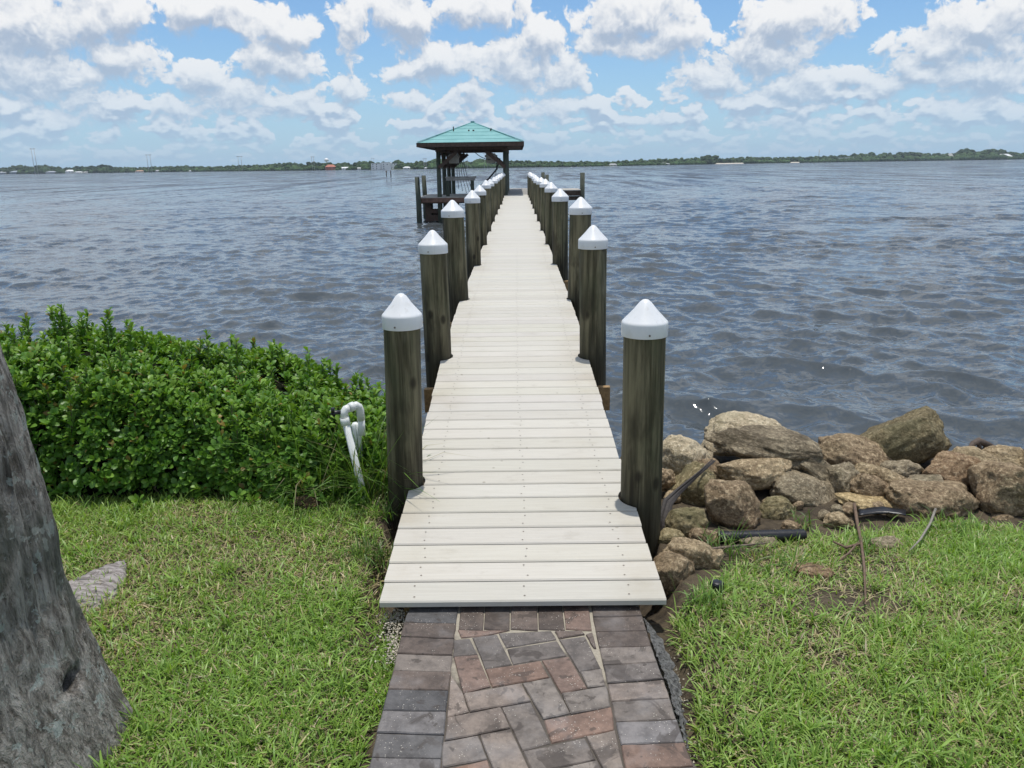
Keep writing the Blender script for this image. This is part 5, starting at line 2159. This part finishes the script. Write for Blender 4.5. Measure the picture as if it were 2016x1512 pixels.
    c = (g1 + (g2 - g1) * rng.random((n, 1))) * rng.uniform(.8, 1.2, (n, 1))
    o = join_leaf('grass', [blades(np.stack((x, y, gh(x, y)), 1), rng.uniform(.04, .09, n), rng.uniform(.008, .014, n), rng.uniform(0, 6.28, n), np.abs(rng.normal(.6, .3, n)), rng.uniform(.1, 1, n), c)], GRASS, None)
    tag(o, 'lawn grass further along the shore and behind the viewpoint', 'grass', kind='stuff')


make_grass()


def tall_tuft(px, py, d, n, hh, label, spread=.05, green=1.0, lean0=.25):
    q = on_ground(px, py) if d is None else P(px, py, d)
    root_z = ghs(q.x, q.y)
    b = np.array([[q.x, q.y, root_z]]) + rng.normal(0, spread, (n, 3)) * np.array([1, .8, 0])
    h = hh * rng.uniform(.55, 1.1, n)
    col = np.array([.10, .19, .03]) * green * rng.uniform(.6, 1.4, (n, 1))
    dr = rng.random(n) < .14
    col[dr] = np.array([.30, .27, .14]) * rng.uniform(.6, 1.1, (dr.sum(), 1))
    o = join_leaf('tall_grass_tuft', [blades(b - np.array(q), h, rng.uniform(.004, .0075, n), rng.uniform(0, 6.28, n), np.abs(rng.normal(lean0, .22, n)), rng.uniform(.1, 1.3, n), col)], GRASS, None)
    o.location = q
    tag(o, label, 'grass tuft', 'tufts of tall grass')


tall_tuft(728, 985, 4.14, 150, .62, 'tall grass tuft between the white standpipe and the near left piling', .055)
tall_tuft(700, 985, 4.2, 70, .60, 'tall grass tuft right behind the white standpipe', .05)
tall_tuft(615, 985, 4.2, 130, .68, 'tall bright grass growing out of the hedge left of the standpipe', .09)
tall_tuft(520, 995, 4.14, 34, .34, 'sparse arching grass at the hedge foot, furthest from the standpipe', .10, .9, .6)
tall_tuft(760, 1020, None, 60, .16, 'low grass tuft at the foot of the near left piling', .05)
tall_tuft(735, 1105, None, 110, .15, 'leafy grass tuft against the left edge of the ramp', .06, .75)
tall_tuft(1580, 1040, None, 34, .16, 'grass tuft growing at the right end of the black drain pipe', .03)
tall_tuft(1700, 1090, None, 40, .17, 'bright grass tuft beside the forked palm stalk', .04, 1.15)
tall_tuft(1440, 1095, None, 90, .17, 'grass tuft in front of the brown stones near the ramp', .10)
tall_tuft(1385, 1195, None, 60, .14, 'yellowish grass tuft below the black plastic fitting', .04, 1.25)
tall_tuft(1890, 1050, None, 70, .14, 'grass tuft under the wide coarse boulder on the right', .09, 1.1)
tall_tuft(1560, 1130, None, 26, .24, 'long bladed weed beside the flat reddish stone', .03, 1.1, .7)


def gravel():
    bm0 = bmesh.new(); bmesh.ops.create_icosphere(bm0, subdivisions=1, radius=1)
    bv = np.array([v.co[:] for v in bm0.verts]); bf = np.array([[l.vert.index for l in f.loops] for f in bm0.faces]); bm0.free()
    V, Fc, C = [], [], []; n = 0
    for k in range(900):
        if k % 3:
            c = Z5(rng.normal(225, 45), rng.uniform(120, 420))
        else:
            c = Z5(rng.normal(1830, 60), rng.uniform(250, 900))
        r = rng.uniform(.0018, .0055)
        z = max(ghs(*c), PZ - .05 if c[0] < 0 else 0) + r * .4
        V.append(bv * r * rng.uniform(.6, 1.3, (1, 3)) + np.array([c[0], c[1], z])); Fc.append(bf + n); n += len(bv)
        C.append(np.repeat((np.array([.50, .45, .36]) * rng.uniform(.5, 1.2))[None], len(bv), 0))
    Fc = np.concatenate(Fc)
    o = mesh_np('shell_gravel', np.concatenate(V), Fc, np.full(len(Fc), 3), TINT, colors=np.concatenate(C))
    tag(o, 'pale shell grit scattered along the edges of the paver path', 'gravel', kind='stuff')


gravel()

# ------------------------------------------------------------------ air


def make_haze():
    mb = MB(); mb.box((-4200, -300, -2.5), (4200, 3300, 60))
    m, w, out = material('haze')
    v = w.add('ShaderNodeVolumePrincipled', {'Color': (.72, .82, .95), 'Density': .00010})
    w.l.new(v.outputs[0], out.inputs['Volume'])
    o = mb.build('haze', m); tag(o, 'thin pale air over the water', 'haze', kind='stuff')


USE_HAZE = True
if USE_HAZE: make_haze()
